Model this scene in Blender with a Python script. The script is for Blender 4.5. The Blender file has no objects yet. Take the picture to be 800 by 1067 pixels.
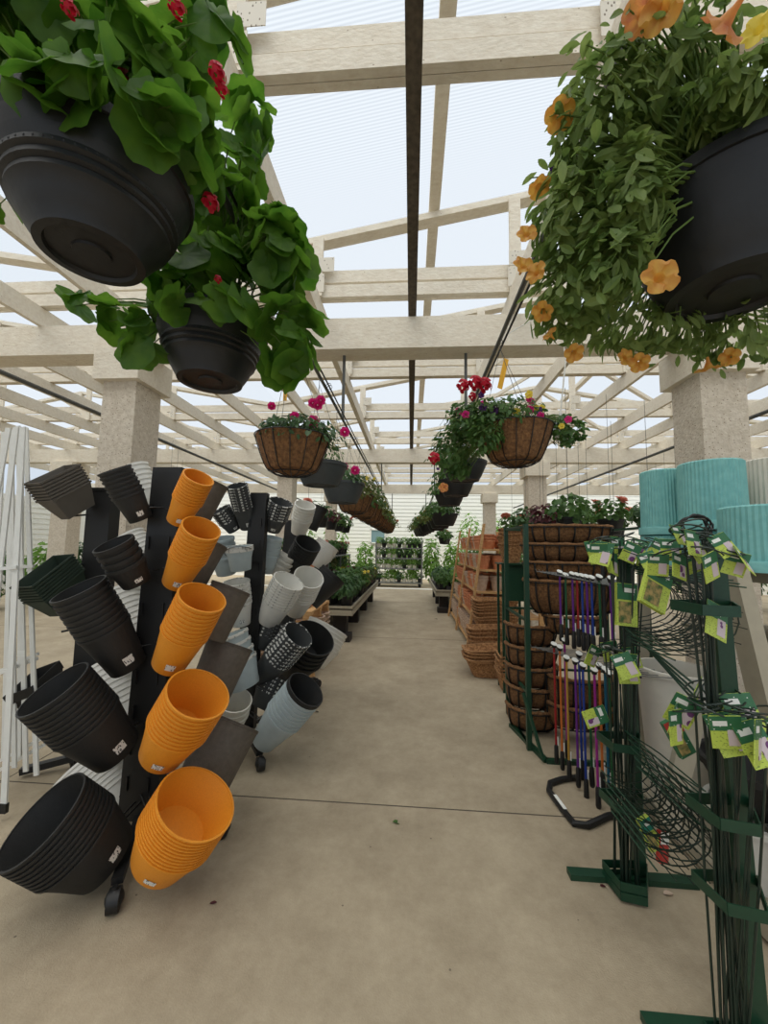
import bpy, math, random
from mathutils import Vector, Matrix
V = Vector
PI = math.pi
sc = bpy.context.scene
col = sc.collection
random.seed(7)

# ------------------------------------------------------------------ camera
F = 400.0
CAM = V((0, 0, 1.55))
_a = .016
_yw = V((28, -36.5, -F)).normalized()
_zw = V((_a, 1, (28*_a-36.5)/F)).normalized()
_xw = _yw.cross(_zw)
cam_d = bpy.data.cameras.new('camera')
cam = bpy.data.objects.new('camera', cam_d); col.objects.link(cam)
cam_d.sensor_fit = 'HORIZONTAL'; cam_d.sensor_width = 36; cam_d.lens = 36*F/800
cam_d.clip_start = .02; cam_d.clip_end = 200
cam.matrix_world = Matrix.Translation(CAM) @ Matrix((_xw, _yw, _zw)).to_4x4()
sc.camera = cam

def ray(px, py):
    d = V((px-400, 533.5-py, -F))
    return V((d.dot(_xw), d.dot(_yw), d.dot(_zw)))
def at(px, py, Y):                 # point of the place seen at that pixel, Y metres down the aisle
    r = ray(px, py); return CAM + r*(Y/r.y)
def fl(px, py, z=0.0):             # same, at height z
    r = ray(px, py); return CAM + r*((z-CAM.z)/r.z)

# ------------------------------------------------------------------ materials
MATS = {}
def lin(c):
    return tuple(((x/255)/12.92 if x/255 <= .04045 else ((x/255+.055)/1.055)**2.4) for x in c)
def mat(name, rgb, rough=.6, noise=0, nscale=20, bump=0, bscale=40, metal=0, spec=.5, rgb2=None, transl=0, wave=None, vor=None, stretch=None, detail=6, nlo=.35, nhi=.65, nrough=.5):
    m = bpy.data.materials.new(name); m.use_nodes = True
    nt = m.node_tree; N = nt.nodes; L = nt.links
    b = N['Principled BSDF']
    c = lin(rgb) + (1,)
    b.inputs['Base Color'].default_value = c
    b.inputs['Roughness'].default_value = rough
    b.inputs['Metallic'].default_value = metal
    b.inputs['Specular IOR Level'].default_value = spec
    tc = N.new('ShaderNodeTexCoord'); mp = N.new('ShaderNodeMapping')
    L.new(tc.outputs['Object'], mp.inputs[0])
    if stretch: mp.inputs['Scale'].default_value = stretch
    src = None
    if noise or rgb2:
        n = N.new('ShaderNodeTexNoise'); n.inputs['Scale'].default_value = nscale; n.inputs['Detail'].default_value = detail; n.inputs['Roughness'].default_value = nrough
        L.new(mp.outputs[0], n.inputs['Vector'])
        r = N.new('ShaderNodeMapRange'); r.inputs[1].default_value = nlo; r.inputs[2].default_value = nhi
        L.new(n.outputs[0], r.inputs[0])
        mx = N.new('ShaderNodeMix'); mx.data_type = 'RGBA'
        L.new(r.outputs[0], mx.inputs[0])
        c2 = lin(rgb2)+(1,) if rgb2 else tuple(x*(1-noise) for x in c[:3])+(1,)
        mx.inputs[6].default_value = c; mx.inputs[7].default_value = c2
        src = mx.outputs[2]
    if vor:   # (scale, threshold, colour) speckles
        v = N.new('ShaderNodeTexVoronoi'); v.inputs['Scale'].default_value = vor[0]
        L.new(mp.outputs[0], v.inputs['Vector'])
        t = N.new('ShaderNodeMath'); t.operation = 'LESS_THAN'; t.inputs[1].default_value = vor[1]
        L.new(v.outputs['Distance'], t.inputs[0])
        mx = N.new('ShaderNodeMix'); mx.data_type = 'RGBA'
        L.new(t.outputs[0], mx.inputs[0]); mx.inputs[6].default_value = c
        if src: L.new(src, mx.inputs[6])
        mx.inputs[7].default_value = lin(vor[2])+(1,)
        src = mx.outputs[2]
    if wave:  # (scale, axis, threshold, colour)
        w = N.new('ShaderNodeTexWave'); w.inputs['Scale'].default_value = wave[0]; w.bands_direction = wave[1]
        L.new(mp.outputs[0], w.inputs['Vector'])
        t = N.new('ShaderNodeMath'); t.operation = 'GREATER_THAN'; t.inputs[1].default_value = wave[2]
        L.new(w.outputs[1], t.inputs[0])
        mx = N.new('ShaderNodeMix'); mx.data_type = 'RGBA'
        L.new(t.outputs[0], mx.inputs[0]); mx.inputs[6].default_value = c
        if src: L.new(src, mx.inputs[6])
        mx.inputs[7].default_value = lin(wave[3])+(1,)
        src = mx.outputs[2]
    if src: L.new(src, b.inputs['Base Color'])
    if bump:
        n2 = N.new('ShaderNodeTexNoise'); n2.inputs['Scale'].default_value = bscale; n2.inputs['Detail'].default_value = 8
        L.new(mp.outputs[0], n2.inputs['Vector'])
        bp = N.new('ShaderNodeBump'); bp.inputs['Strength'].default_value = bump; bp.inputs['Distance'].default_value = .01
        L.new(n2.outputs[0], bp.inputs['Height']); L.new(bp.outputs[0], b.inputs['Normal'])
    if transl:
        tr = N.new('ShaderNodeBsdfTranslucent'); ms = N.new('ShaderNodeMixShader')
        ms.inputs[0].default_value = transl
        tr.inputs[0].default_value = c
        if src:
            L.new(src, tr.inputs[0])
        L.new(b.outputs[0], ms.inputs[1]); L.new(tr.outputs[0], ms.inputs[2])
        L.new(ms.outputs[0], N['Material Output'].inputs[0])
    MATS[name] = m
    return m

wood_w = mat('painted_timber', (232, 225, 209), .8, rgb2=(216, 205, 186), nscale=26, bump=.5, bscale=50, stretch=(.5, 1, 1), vor=(22, .06, (150, 132, 108)), detail=12, nrough=.75)
plate_m = mat('painted_nail_plate', (212, 205, 190), .6, vor=(46, .20, (120, 108, 90)), stretch=(1, 1, .6))
rail_m = mat('dark_strip', (96, 86, 72), .8, rgb2=(72, 64, 54), nscale=30, bump=.3)
stucco = mat('stucco', (216, 206, 190), .9, rgb2=(198, 186, 168), nscale=30, bump=.8, bscale=60, vor=(34, .16, (146, 126, 104)))
conc = mat('concrete', (182, 168, 143), .85, rgb2=(134, 120, 98), nscale=1.7, bump=.22, bscale=160, detail=15, nlo=.30, nhi=.72, nrough=.82, vor=(7, .035, (112, 100, 84)))
joint_m = mat('floor_joint', (78, 70, 60), .95)
black = mat('black_plastic', (24, 24, 24), .5, noise=.2, nscale=80, bump=.05)
blackm = mat('black_metal', (20, 20, 20), .45, noise=.2)
blackpot = mat('black_planter', (32, 32, 31), .62, noise=.15, nscale=100, bump=.15, bscale=150)
hangpot = mat('charcoal_hanging_pot', (24, 25, 27), .5, noise=.2, nscale=40, bump=.1)
greypot = mat('slate_hanging_pot', (62, 68, 70), .55, noise=.12, nscale=30)
orange = mat('ochre_planter', (228, 146, 34), .55, rgb2=(220, 139, 32), nscale=160, bump=.12, bscale=160)
taupe = mat('taupe_planter', (100, 92, 82), .7, rgb2=(90, 82, 73), nscale=40, bump=.15, bscale=150)
whitepot = mat('white_planter', (222, 220, 212), .5, noise=.05)
creampot = mat('cream_planter', (216, 212, 200), .55, noise=.05)
blue = mat('pale_blue_planter', (176, 188, 190), .55, noise=.06)
dpot = mat('charcoal_patterned', (68, 70, 70), .6, noise=.1)
leafband = mat('leaf_band_dark', (58, 60, 60), .6, vor=(46, .42, (206, 206, 200)), stretch=(1, 1, .55))
leafbandw = mat('leaf_band_white', (208, 206, 198), .6, vor=(50, .34, (158, 158, 152)), stretch=(1, 1, .55))
sticker = mat('price_sticker', (226, 226, 220), .5, vor=(150, .35, (60, 60, 60)), stretch=(1, 1, .3))
wboxg = mat('grey_window_box', (92, 86, 78), .6, noise=.08)
wboxd = mat('dark_green_window_box', (40, 56, 44), .6, noise=.12)
vinyl = mat('white_vinyl', (222, 222, 216), .45, noise=.05)
green = mat('green_steel', (22, 62, 42), .42, noise=.15, nscale=60)
stakem = mat('green_coated_wire', (26, 44, 34), .4, noise=.2)
coco = mat('coconut_fibre', (142, 102, 64), .95, rgb2=(92, 64, 40), nscale=55, bump=1.0, bscale=90, nlo=.3, nhi=.7)
cocoL = mat('loose_coconut_fibre', (182, 136, 92), .95, rgb2=(126, 88, 54), nscale=45, bump=1.0, bscale=80)
terra = mat('terracotta', (214, 144, 104), .8, rgb2=(198, 126, 88), nscale=20)
terrag = mat('weathered_terracotta', (206, 184, 164), .85, rgb2=(188, 160, 138), nscale=20)
pine = mat('pine_boards', (206, 164, 112), .7, rgb2=(184, 140, 90), nscale=8, stretch=(1, 1, 6), bump=.2)
cyan = mat('turquoise_planter', (124, 184, 180), .55, rgb2=(110, 172, 170), nscale=24, vor=(44, .07, (176, 196, 190)))
ribw = mat('cream_ribbed_planter', (204, 198, 184), .6, noise=.08)
beige = mat('beige_boards', (170, 162, 142), .7, noise=.08)
maroon = mat('maroon_glaze', (92, 44, 34), .35, noise=.2)
brick = mat('red_brown_slab', (146, 84, 62), .8, noise=.15)
soil = mat('potting_soil', (52, 40, 30), 1, noise=.4, nscale=60, bump=.5)
siding = mat('white_siding', (236, 236, 228), .7, noise=.04)
glassm = mat('window_glass', (130, 160, 165), .15, noise=.1)
alu = mat('galvanised_frame', (128, 130, 128), .4, metal=.4)
dark = mat('dark_block', (46, 40, 36), .8, noise=.2)
limec = mat('lime_card', (186, 204, 84), .5, vor=(260, .26, (96, 120, 50)), stretch=(.25, 1, 1))
greenc = mat('green_card', (44, 104, 66), .5, vor=(60, .12, (220, 226, 214)))
whitec = mat('white_card', (232, 232, 226), .5)
photoc = mat('printed_photo', (206, 190, 196), .5, vor=(24, .3, (110, 58, 112)))
photog = mat('printed_garden_photo', (178, 150, 92), .5, rgb2=(60, 92, 40), nscale=50)
redc = mat('red_card', (178, 52, 46), .5)
teal = mat('teal_card', (30, 130, 110), .5)
yell = mat('yellow_tag', (236, 176, 40), .5)
cord = mat('hanger_wire', (78, 76, 72), .5)
cordw = mat('white_cord', (224, 222, 214), .5)
pipem = mat('grey_conduit', (84, 86, 84), .45, noise=.15)
hosem = mat('black_tube', (28, 28, 28), .5)
POLE = {k: mat('shaft_'+k, c, .35, metal=.25) for k, c in dict(purple=(96, 30, 128), red=(150, 26, 30), blue=(26, 56, 140), green=(26, 84, 48), gold=(176, 138, 52), orange=(196, 106, 42), magenta=(150, 36, 132), teal=(24, 90, 116)).items()}
# foliage
ger = mat('geranium_leaf', (106, 148, 48), .5, rgb2=(70, 116, 34), nscale=12, transl=.6)
pet = mat('petunia_leaf', (142, 162, 92), .55, rgb2=(104, 132, 64), nscale=14, transl=.5)
pet2 = mat('shrubby_leaf', (92, 128, 62), .55, rgb2=(62, 98, 46), nscale=14, transl=.4)
olive = mat('olive_leaf', (120, 126, 66), .6, rgb2=(86, 100, 48), nscale=14, transl=.4)
fresh = mat('fresh_leaf', (132, 170, 76), .6, rgb2=(96, 140, 56), nscale=10, transl=.45)
darkl = mat('dark_leaf', (84, 118, 70), .5, rgb2=(56, 88, 50), nscale=14, transl=.3)
burg = mat('burgundy_leaf', (92, 44, 50), .6, noise=.3, transl=.3)
stem = mat('green_stem', (104, 130, 60), .6, transl=.2)
redp = mat('red_petal', (196, 22, 52), .5, transl=.35)
pinkp = mat('magenta_petal', (222, 40, 132), .5, transl=.35)
amber = mat('amber_petal', (232, 182, 84), .5, rgb2=(216, 146, 62), nscale=40, transl=.4)
coral = mat('coral_petal', (216, 132, 92), .5, rgb2=(236, 168, 92), nscale=30, transl=.4)
yellp = mat('yellow_petal', (240, 214, 80), .5, transl=.35)
purp = mat('violet_petal', (84, 44, 110), .5, transl=.3)
peach = mat('peach_petal', (222, 150, 130), .5, transl=.3)
throat = mat('dark_throat', (110, 60, 20), .6)

# ------------------------------------------------------------------ mesh builder
class MB:
    def __init__(s): s.v = []; s.f = []
    def add(s, vs, fs):
        o = len(s.v); s.v += [tuple(v) for v in vs]; s.f += [tuple(i+o for i in f) for f in fs]; return s
    def box(s, c, d, M=None):
        x, y, z = (k/2 for k in d); c = V(c)
        vs = [V((sx*x, sy*y, sz*z)) for sx in (-1, 1) for sy in (-1, 1) for sz in (-1, 1)]
        if M: vs = [M @ v for v in vs]
        return s.add([c+v for v in vs], [(0, 1, 3, 2), (4, 6, 7, 5), (0, 4, 5, 1), (2, 3, 7, 6), (0, 2, 6, 4), (1, 5, 7, 3)])
    def b2(s, a, b):
        a = V(a); b = V(b); return s.box((a+b)/2, [abs(k) for k in (b-a)])
    def bar(s, p, q, w, h, up=(0, 0, 1)):
        p = V(p); q = V(q); z = (q-p); l = z.length; z.normalize()
        x = V(up).cross(z)
        if x.length < 1e-4: x = V((1, 0, 0)).cross(z)
        x.normalize(); y = z.cross(x)
        M = Matrix((x, y, z)).transposed()
        return s.box((p+q)/2, (w, h, l), M)
    def tube(s, pts, r, n=6, closed=False, cap=True):
        pts = [V(p) for p in pts]; m = len(pts)
        rr = r if isinstance(r, (list, tuple)) else [r]*m
        o = len(s.v); prev = None
        for i, p in enumerate(pts):
            if closed: t = pts[(i+1) % m]-pts[i-1]
            else: t = pts[min(i+1, m-1)]-pts[max(i-1, 0)]
            if t.length < 1e-9: t = V((0, 0, 1))
            t.normalize()
            if prev is None:
                prev = t.orthogonal().normalized()
            x = (prev-t*prev.dot(t))
            if x.length < 1e-6: x = t.orthogonal()
            x.normalize(); prev = x; y = t.cross(x)
            for k in range(n):
                a = 2*PI*k/n; s.v.append(tuple(p+(x*math.cos(a)+y*math.sin(a))*rr[i]))
        for i in range(m if closed else m-1):
            j = (i+1) % m
            for k in range(n):
                k2 = (k+1) % n
                s.f.append((o+i*n+k, o+i*n+k2, o+j*n+k2, o+j*n+k))
        if cap and not closed:
            s.f.append(tuple(o+k for k in range(n))[::-1]); s.f.append(tuple(o+(m-1)*n+k for k in range(n)))
        return s
    def lathe(s, prof, n=32, c=(0, 0, 0), rib=0, nrib=0):
        o = len(s.v)
        for r, z in prof:
            for k in range(n):
                a = 2*PI*k/n
                q = r + (rib if (nrib and k % 2) else 0)*(1 if r > .02 else 0)
                s.v.append((c[0]+q*math.cos(a), c[1]+q*math.sin(a), c[2]+z))
        for i in range(len(prof)-1):
            for k in range(n):
                k2 = (k+1) % n
                s.f.append((o+i*n+k, o+i*n+k2, o+(i+1)*n+k2, o+(i+1)*n+k))
        return s
    def sph(s, c, r, n=8, sq=(1, 1, 1)):
        m = n//2+1; c = V(c)
        o = len(s.v)
        for i in range(m+1):
            t = PI*i/m
            for k in range(n):
                a = 2*PI*k/n
                s.v.append((c.x+r*sq[0]*math.sin(t)*math.cos(a), c.y+r*sq[1]*math.sin(t)*math.sin(a), c.z+r*sq[2]*math.cos(t)))
        for i in range(m):
            for k in range(n):
                s.f.append((o+i*n+k, o+(i+1)*n+k, o+(i+1)*n+(k+1) % n, o+i*n+(k+1) % n))
        return s
    def mesh(s, name, m, smooth=False):
        me = bpy.data.meshes.new(name); me.from_pydata(s.v, [], s.f); me.materials.append(m)
        if smooth:
            me.polygons.foreach_set('use_smooth', [True]*len(me.polygons))
            try: me.set_sharp_from_angle(angle=math.radians(38))
            except Exception: pass
        me.update(); return me
    def build(s, name, m, parent=None, smooth=False):
        return link(name, s.mesh(name, m, smooth), parent)
def link(name, me, parent=None):
    o = bpy.data.objects.new(name, me); col.objects.link(o)
    if parent is not None: o.parent = parent
    return o
def tag(o, label=None, cat=None, group=None, kind=None):
    if label: o['label'] = label
    if cat: o['category'] = cat
    if group: o['group'] = group
    if kind: o['kind'] = kind
    return o
def empty(name, loc=(0, 0, 0), label=None, cat=None, group=None, rz=0, M=None):
    o = bpy.data.objects.new(name, None); col.objects.link(o); o.empty_display_size = .05
    if M is not None: o.matrix_world = M
    else: o.location = loc; o.rotation_euler = (0, 0, rz)
    return tag(o, label, cat, group)
def struct(name, mb, m, smooth=False):
    return tag(mb.build(name, m, None, smooth), kind='structure')
def kids(o): return [c for c in col.objects if c.parent == o]
def tree(o, parent=None):
    c = o.copy(); col.objects.link(c)
    if parent is not None: c.parent = parent
    for ch in list(o.children): tree(ch, c)
    return c
def frame(origin, z, xhint=(1, 0, 0)):
    z = V(z).normalized(); x = V(xhint); x = x-z*x.dot(z)
    if x.length < 1e-5: x = z.orthogonal()
    x.normalize(); y = z.cross(x)
    M = Matrix((x, y, z)).transposed().to_4x4(); M.translation = V(origin); return M

# ------------------------------------------------------------------ setting
mb = MB().b2((-14, -4, -.12), (14, 30, 0)); struct('floor', mb, conc)
mb = MB()
for y in (-1.8, 2.455, 6.7, 11.0): mb.b2((-14, y-.004, 0), (14, y+.004, .0012))
for x in (-2.62, 2.62): mb.b2((x-.004, -4, 0), (x+.004, 14.5, .0012))
struct('trim_1', mb, joint_m)
struct('trim_2', MB().b2((-9, 14.35, 0), (9, 14.6, .012)), siding)

ROWS = [-1.3, 3.53, 8.36, 13.2]
for y in ROWS:
    for x, cw in ((-2.78, .33), (2.64, .37), (-8.0, .42), (8.0, .42)):
        h = .19
        struct('column', MB().b2((x-cw/2, y-.18, 0), (x+cw/2, y+.18, 3.1)), stucco)
        struct('column_cap', MB().b2((x-cw/2-.06, y-.25, 3.08), (x+cw/2+.06, y+.25, 3.38)), wood_w)
    struct('cross_beam', MB().b2((-12, y-.14, 3.38), (12, y-.01, 3.68)), wood_w)
    struct('cross_beam', MB().b2((-12, y+.01, 3.40), (12, y+.14, 3.68)), wood_w)
YS, YE = -3.2, 14.6
XL = [-11, -10, -9, -8, -7.1, -6.2, -5.3, -4.5, -3.7, -2.8, -1.78, -.9, .9, 1.78, 2.8, 3.7, 4.5, 5.3, 6.2, 7.1, 8, 9, 10, 11]
for x in XL:
    w = .045 if abs(x) > 1 else .065
    struct('roof_joist', MB().b2((x-w/2, YS, 3.68), (x+w/2, YE, 3.865)), wood_w)
struct('roof_strip', MB().b2((-.045, YS, 3.70), (.03, YE, 3.76)), rail_m)
def roofz(x):
    t = (x+2.6)/5.4
    t = abs((t+1) % 2 - 1)
    t = t if True else 0
    return 4.08+1.0*t
brk = [-13.4, -8.0, -2.6, 2.8, 8.2, 13.6]
k = 0
y = -1.7
while y < 14.8:
    # twin bottom chords
    struct('truss_chord', MB().b2((-12, y-.045, 3.87), (12, y-.002, 3.99)), wood_w)
    struct('truss_chord', MB().b2((-12, y+.002, 3.87), (12, y+.045, 3.97)), wood_w)
    struct('truss_chord', MB().b2((-12, y-.02, 4.03), (12, y+.03, 4.15)), wood_w)
    mb = MB()
    for a, b in zip(brk, brk[1:]):
        mb.bar((a, y+.02, roofz(a)+.07), (b, y+.02, roofz(b)+.07), .06, .12, up=(0, 1, 0))
    struct('truss_rafter', mb, wood_w)
    mb = MB()
    for x in (-9.9, -8, -6.2, -4.5, -.9, .92, 2.8, 4.5, 6.2, 8.2, 9.9):
        mb.b2((x-.05, y-.05, 3.9), (x+.05, y-.046, roofz(x)+.06)) if False else mb.b2((x-.05, y-.075, 3.868), (x+.05, y-.046, roofz(x)+.06))
    for x0, x1 in ((.92, 2.8), (2.8, 4.5), (-4.5, -6.2), (-6.2, -8)):
        hi = x0 if roofz(x0) > roofz(x1) else x1; lo = x1 if hi == x0 else x0
        mb.bar((lo, y+.01, 3.93), (hi, y+.01, roofz(hi)), .05, .08, up=(0, 1, 0))
    struct('truss_web', mb, wood_w)
    mb = MB()
    for x in (-.87, .88, 2.8, -4.5, 4.5):
        mb.b2((x-.03, y-.079, 3.9), (x+.04, y-.0752, 4.08))
        mb.b2((x-.02, y-.0795, 4.1), (x+.13, y-.0757, 4.24))
    struct('nail_plate', mb, plate_m)
    y += 1.7; k += 1
# roof purlins and the corrugated sheet
for x in (.19, -1.8, -3.6, 3.6, 5.4, -5.4, 7, -7):
    z = roofz(x)+.13
    struct('roof_purlin', MB().b2((x-.05, YS, z), (x+.05, YE, z+.08)), wood_w)
def ceiling():
    m = bpy.data.materials.new('corrugated_sheet'); m.use_nodes = True
    nt = m.node_tree; N = nt.nodes; L = nt.links
    N.remove(N['Principled BSDF'])
    tc = N.new('ShaderNodeTexCoord'); w = N.new('ShaderNodeTexWave'); w.bands_direction = 'Y'; w.inputs['Scale'].default_value = 13
    w.inputs['Distortion'].default_value = .0
    L.new(tc.outputs['Object'], w.inputs['Vector'])
    rp = N.new('ShaderNodeMix'); rp.data_type = 'RGBA'
    rp.inputs[6].default_value = (.62, .66, .70, 1); rp.inputs[7].default_value = (.92, .93, .94, 1)
    L.new(w.outputs[1], rp.inputs[0])
    t = N.new('ShaderNodeBsdfTransparent'); d = N.new('ShaderNodeBsdfTranslucent'); d.inputs[0].default_value = (.95, .95, .95, 1)
    L.new(rp.outputs[2], t.inputs[0])
    mx = N.new('ShaderNodeMixShader'); mx.inputs[0].default_value = .25
    L.new(t.outputs[0], mx.inputs[1]); L.new(d.outputs[0], mx.inputs[2]); L.new(mx.outputs[0], N['Material Output'].inputs[0])
    mb = MB()
    for a, b in zip(brk, brk[1:]):
        za, zb = roofz(a)+.22, roofz(b)+.22
        mb.add([(a, YS, za), (b, YS, zb), (b, YE, zb), (a, YE, za)], [(0, 1, 2, 3)])
    struct('ceiling', mb, m)
ceiling()
# far buildings and walls
def sided(name, p, q, h, z0=0):
    p = V(p); q = V(q); d = (q-p).normalized(); n = d.cross(V((0, 0, 1)))
    if n.dot(V((0, 8, 0))-p) < 0: n = -n
    mb = MB(); z = z0
    o = [p-n*.1, q-n*.1]
    while z < h:
        a = [p+n*.02+V((0, 0, z)), q+n*.02+V((0, 0, z)), q+V((0, 0, z+.18)), p+V((0, 0, z+.18)), o[1]+V((0, 0, z+.18)), o[0]+V((0, 0, z+.18)), o[0]+V((0, 0, z)), o[1]+V((0, 0, z))]
        mb.add(a, [(0, 1, 2, 3), (3, 2, 4, 5), (0, 3, 5, 6), (1, 7, 4, 2), (0, 6, 7, 1), (5, 4, 7, 6)]); z += .18
    struct(name, mb, siding)
sided('wall_back', (-13, 19, 0), (13, 19, 0), 4.6)
sided('wall_left', (-13, -3, 0), (-13, 18.9, 0), 2.9)
sided('wall_right', (13, -3, 0), (13, 18.9, 0), 2.9)
wf = struct('window_1', MB().b2((-1.95, 18.90, 1.75), (-1.3, 18.97, 2.35)), glassm)
mb = MB()
for a, b in (((-2.0, 18.86, 1.7), (-1.25, 18.96, 1.75)), ((-2.0, 18.86, 2.35), (-1.25, 18.96, 2.4)), ((-2.0, 18.86, 1.7), (-1.95, 18.96, 2.4)), ((-1.3, 18.86, 1.7), (-1.25, 18.96, 2.4))): mb.b2(a, b)
mb.build('window_frame', siding, wf)

# ------------------------------------------------------------------ foliage tools
def rot_rand(n, spread, rnd):
    n = V(n).normalized()
    v = n+V((rnd.uniform(-1, 1), rnd.uniform(-1, 1), rnd.uniform(-1, 1)))*spread
    return v.normalized()
def leaf_round(mb, c, nrm, tip, s, rnd):
    z = V(nrm); x = V(tip); x = x-z*x.dot(z)
    if x.length < 1e-4: x = z.orthogonal()
    x.normalize(); y = z.cross(x); c = V(c)
    n = 30; o = len(mb.v); cup = rnd.uniform(-.25, .3); wav = rnd.uniform(.03, .08)
    mb.v.append(tuple(c-x*s*.35))
    for ring, rr in ((1, .55), (2, 1)):
        for k in range(n):
            a = -PI+2*PI*(k+.5)/n
            r = s*rr*(1+(.06*math.cos(a*7) if ring == 2 else 0))
            cut = math.exp(-((abs(a)-PI)/.22)**2)*.55
            r *= 1-cut
            zz = s*(cup*rr*rr+wav*rr*math.cos(a*3+1)+.035*rr*math.cos(a*7)+.02)
            mb.v.append(tuple(c+x*(r*math.cos(a))+y*(r*math.sin(a))+z*zz))
    for k in range(n):
        k2 = (k+1) % n
        if k2 == 0: continue
        mb.f.append((o, o+1+k, o+1+k2)); mb.f.append((o+1+k, o+1+n+k, o+1+n+k2, o+1+k2))
def leaf_oval(mb, c, nrm, tip, s, rnd, w=.42):
    z = V(nrm); x = V(tip); x = x-z*x.dot(z)
    if x.length < 1e-4: x = z.orthogonal()
    x.normalize(); y = z.cross(x); c = V(c); o = len(mb.v)
    bend = rnd.uniform(-.3, .1)
    for t, ww in ((0, .08), (.3, .85), (.62, 1), (.86, .6)):
        p = c+x*(s*(t-.5))+z*(s*bend*t*t)
        mb.v += [tuple(p+y*s*w*ww*.5+z*s*.07*ww), tuple(p), tuple(p-y*s*w*ww*.5+z*s*.07*ww)]
    mb.v.append(tuple(c+x*s*.5+z*s*bend))
    for i in range(3):
        a = o+i*3; mb.f += [(a, a+1, a+4, a+3), (a+1, a+2, a+5, a+4)]
    a = o+9; mb.f += [(a, a+1, o+12), (a+1, a+2, o+12)]
def foliage(blobs, s, kind, seed, origin=(0, 0, 0), stems=True, w=.42, airy=False):
    """blobs: (centre, radii, count); leaves sit through the blob, facing out"""
    rnd = random.Random(seed); mb = MB(); st = MB(); O = V(origin)
    for c, rad, n in blobs:
        c = V(c); rad = V(rad)
        for i in range(n):
            d = V((rnd.gauss(0, 1), rnd.gauss(0, 1), rnd.gauss(0, 1))).normalized()
            q = rnd.uniform(.35, 1)**.5*(rnd.uniform(1.1, 1.4) if (airy and i % 6 == 0) else 1)
            p = c+V((d.x*rad.x, d.y*rad.y, d.z*rad.z))*q
            nn = rot_rand(d*.8+V((0, 0, .6)), .55, rnd)
            tip = rot_rand(V((d.x, d.y, -.35)), .5, rnd)
            size = s*rnd.uniform(.65, 1.2)
            if kind == 'round': leaf_round(mb, p, nn, tip, size, rnd)
            else: leaf_oval(mb, p, nn, tip, size, rnd, w)
            if stems and i % (2 if kind == 'round' else 4) == 0:
                b = O+V((rnd.uniform(-.06, .06), rnd.uniform(-.06, .06), 0))
                mid = (b+p)/2+V((0, 0, .05+.25*abs(p.z-b.z)))
                st.tube([b, mid*.6+b*.2+p*.2, mid*.5+p*.5, p], [.0032, .0028, .0022, .0012], 4, cap=False)
    return mb, st
def fl_trumpet(s=.035):
    mb = MB(); n = 30; o = 0
    rings = [(0.08, -.9), (.14, -.5), (.3, -.12), (.7, .06), (1.0, .02)]
    for r, z in rings:
        for k in range(n):
            a = 2*PI*k/n; q = r*(1-.20*((math.cos(a*2.5)**2)**5 if r > .6 else 0)); mb.v.append((q*s*math.cos(a), q*s*math.sin(a), z*s+(.10*s*math.sin(a*5+r*3) if r > .6 else 0)))
    for i in range(4):
        for k in range(n): mb.f.append((i*n+k, i*n+(k+1) % n, (i+1)*n+(k+1) % n, (i+1)*n+k))
    return mb
def fl_rose(s=.025, seed=1):
    rnd = random.Random(seed); mb = MB()
    for ring, (m, rr, tl) in enumerate(((3, .25, .2), (5, .5, .55), (7, .85, 1.0))):
        for k in range(m):
            a = 2*PI*k/m+ring*.5; d = V((math.cos(a), math.sin(a), 0))
            nn = (V((0, 0, 1))*(tl)+d*(-1.1+tl*.9)).normalized()
            p = d*rr*s+V((0, 0, s*(.55-.5*rr)))
            leaf_oval(mb, p, nn, d, s*1.1, rnd, w=1.1)
    return mb
def fl_umbel(s=.035, seed=1):
    rnd = random.Random(seed); mb = MB()
    for i in range(34):
        d = V((rnd.gauss(0, 1), rnd.gauss(0, 1), rnd.gauss(0, .8)+.5)).normalized()
        leaf_oval(mb, d*s*rnd.uniform(.75, 1.05), rot_rand(d, .3, rnd), rot_rand(d.orthogonal(), .7, rnd), s*.75, rnd, w=.9)
    return mb
FM = {'amber': fl_trumpet(.034).mesh('petunia', amber, True), 'coral': fl_trumpet(.045).mesh('petunia', coral, True),
      'yellow': fl_trumpet(.02).mesh('bloom', yellp, True), 'violet': fl_trumpet(.022).mesh('bloom', purp, True),
      'pink': fl_rose(.026).mesh('bloom', pinkp, True), 'red': fl_umbel(.026).mesh('bloom', redp, True), 'pinku': fl_trumpet(.022).mesh('bloom', pinkp, True),
      'peach': fl_rose(.03).mesh('bloom', peach, True), 'redbig': fl_umbel(.034).mesh('bloom', redp, True)}
FL_LABEL = {'amber': 'amber petunia bloom', 'coral': 'coral and amber petunia bloom', 'yellow': 'small yellow bloom', 'violet': 'small violet bloom',
            'pink': 'magenta rosette bloom', 'red': 'red geranium bloom', 'pinku': 'magenta bloom', 'peach': 'peach bloom', 'redbig': 'red geranium bloom'}
def flower(kind, parent, p, d=(0, 0, 1), s=1):
    o = link('flower', FM[kind], parent); M = frame(p, d)
    o.matrix_local = M @ Matrix.Scale(s, 4); o['label'] = FL_LABEL[kind]; return o
def toward(p, root_loc, jit=.3):   # local direction from p to the aisle side, for blooms that face the shopper
    d = (CAM-(V(root_loc)+V(p))).normalized(); return rot_rand(d, jit, random)

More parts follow.
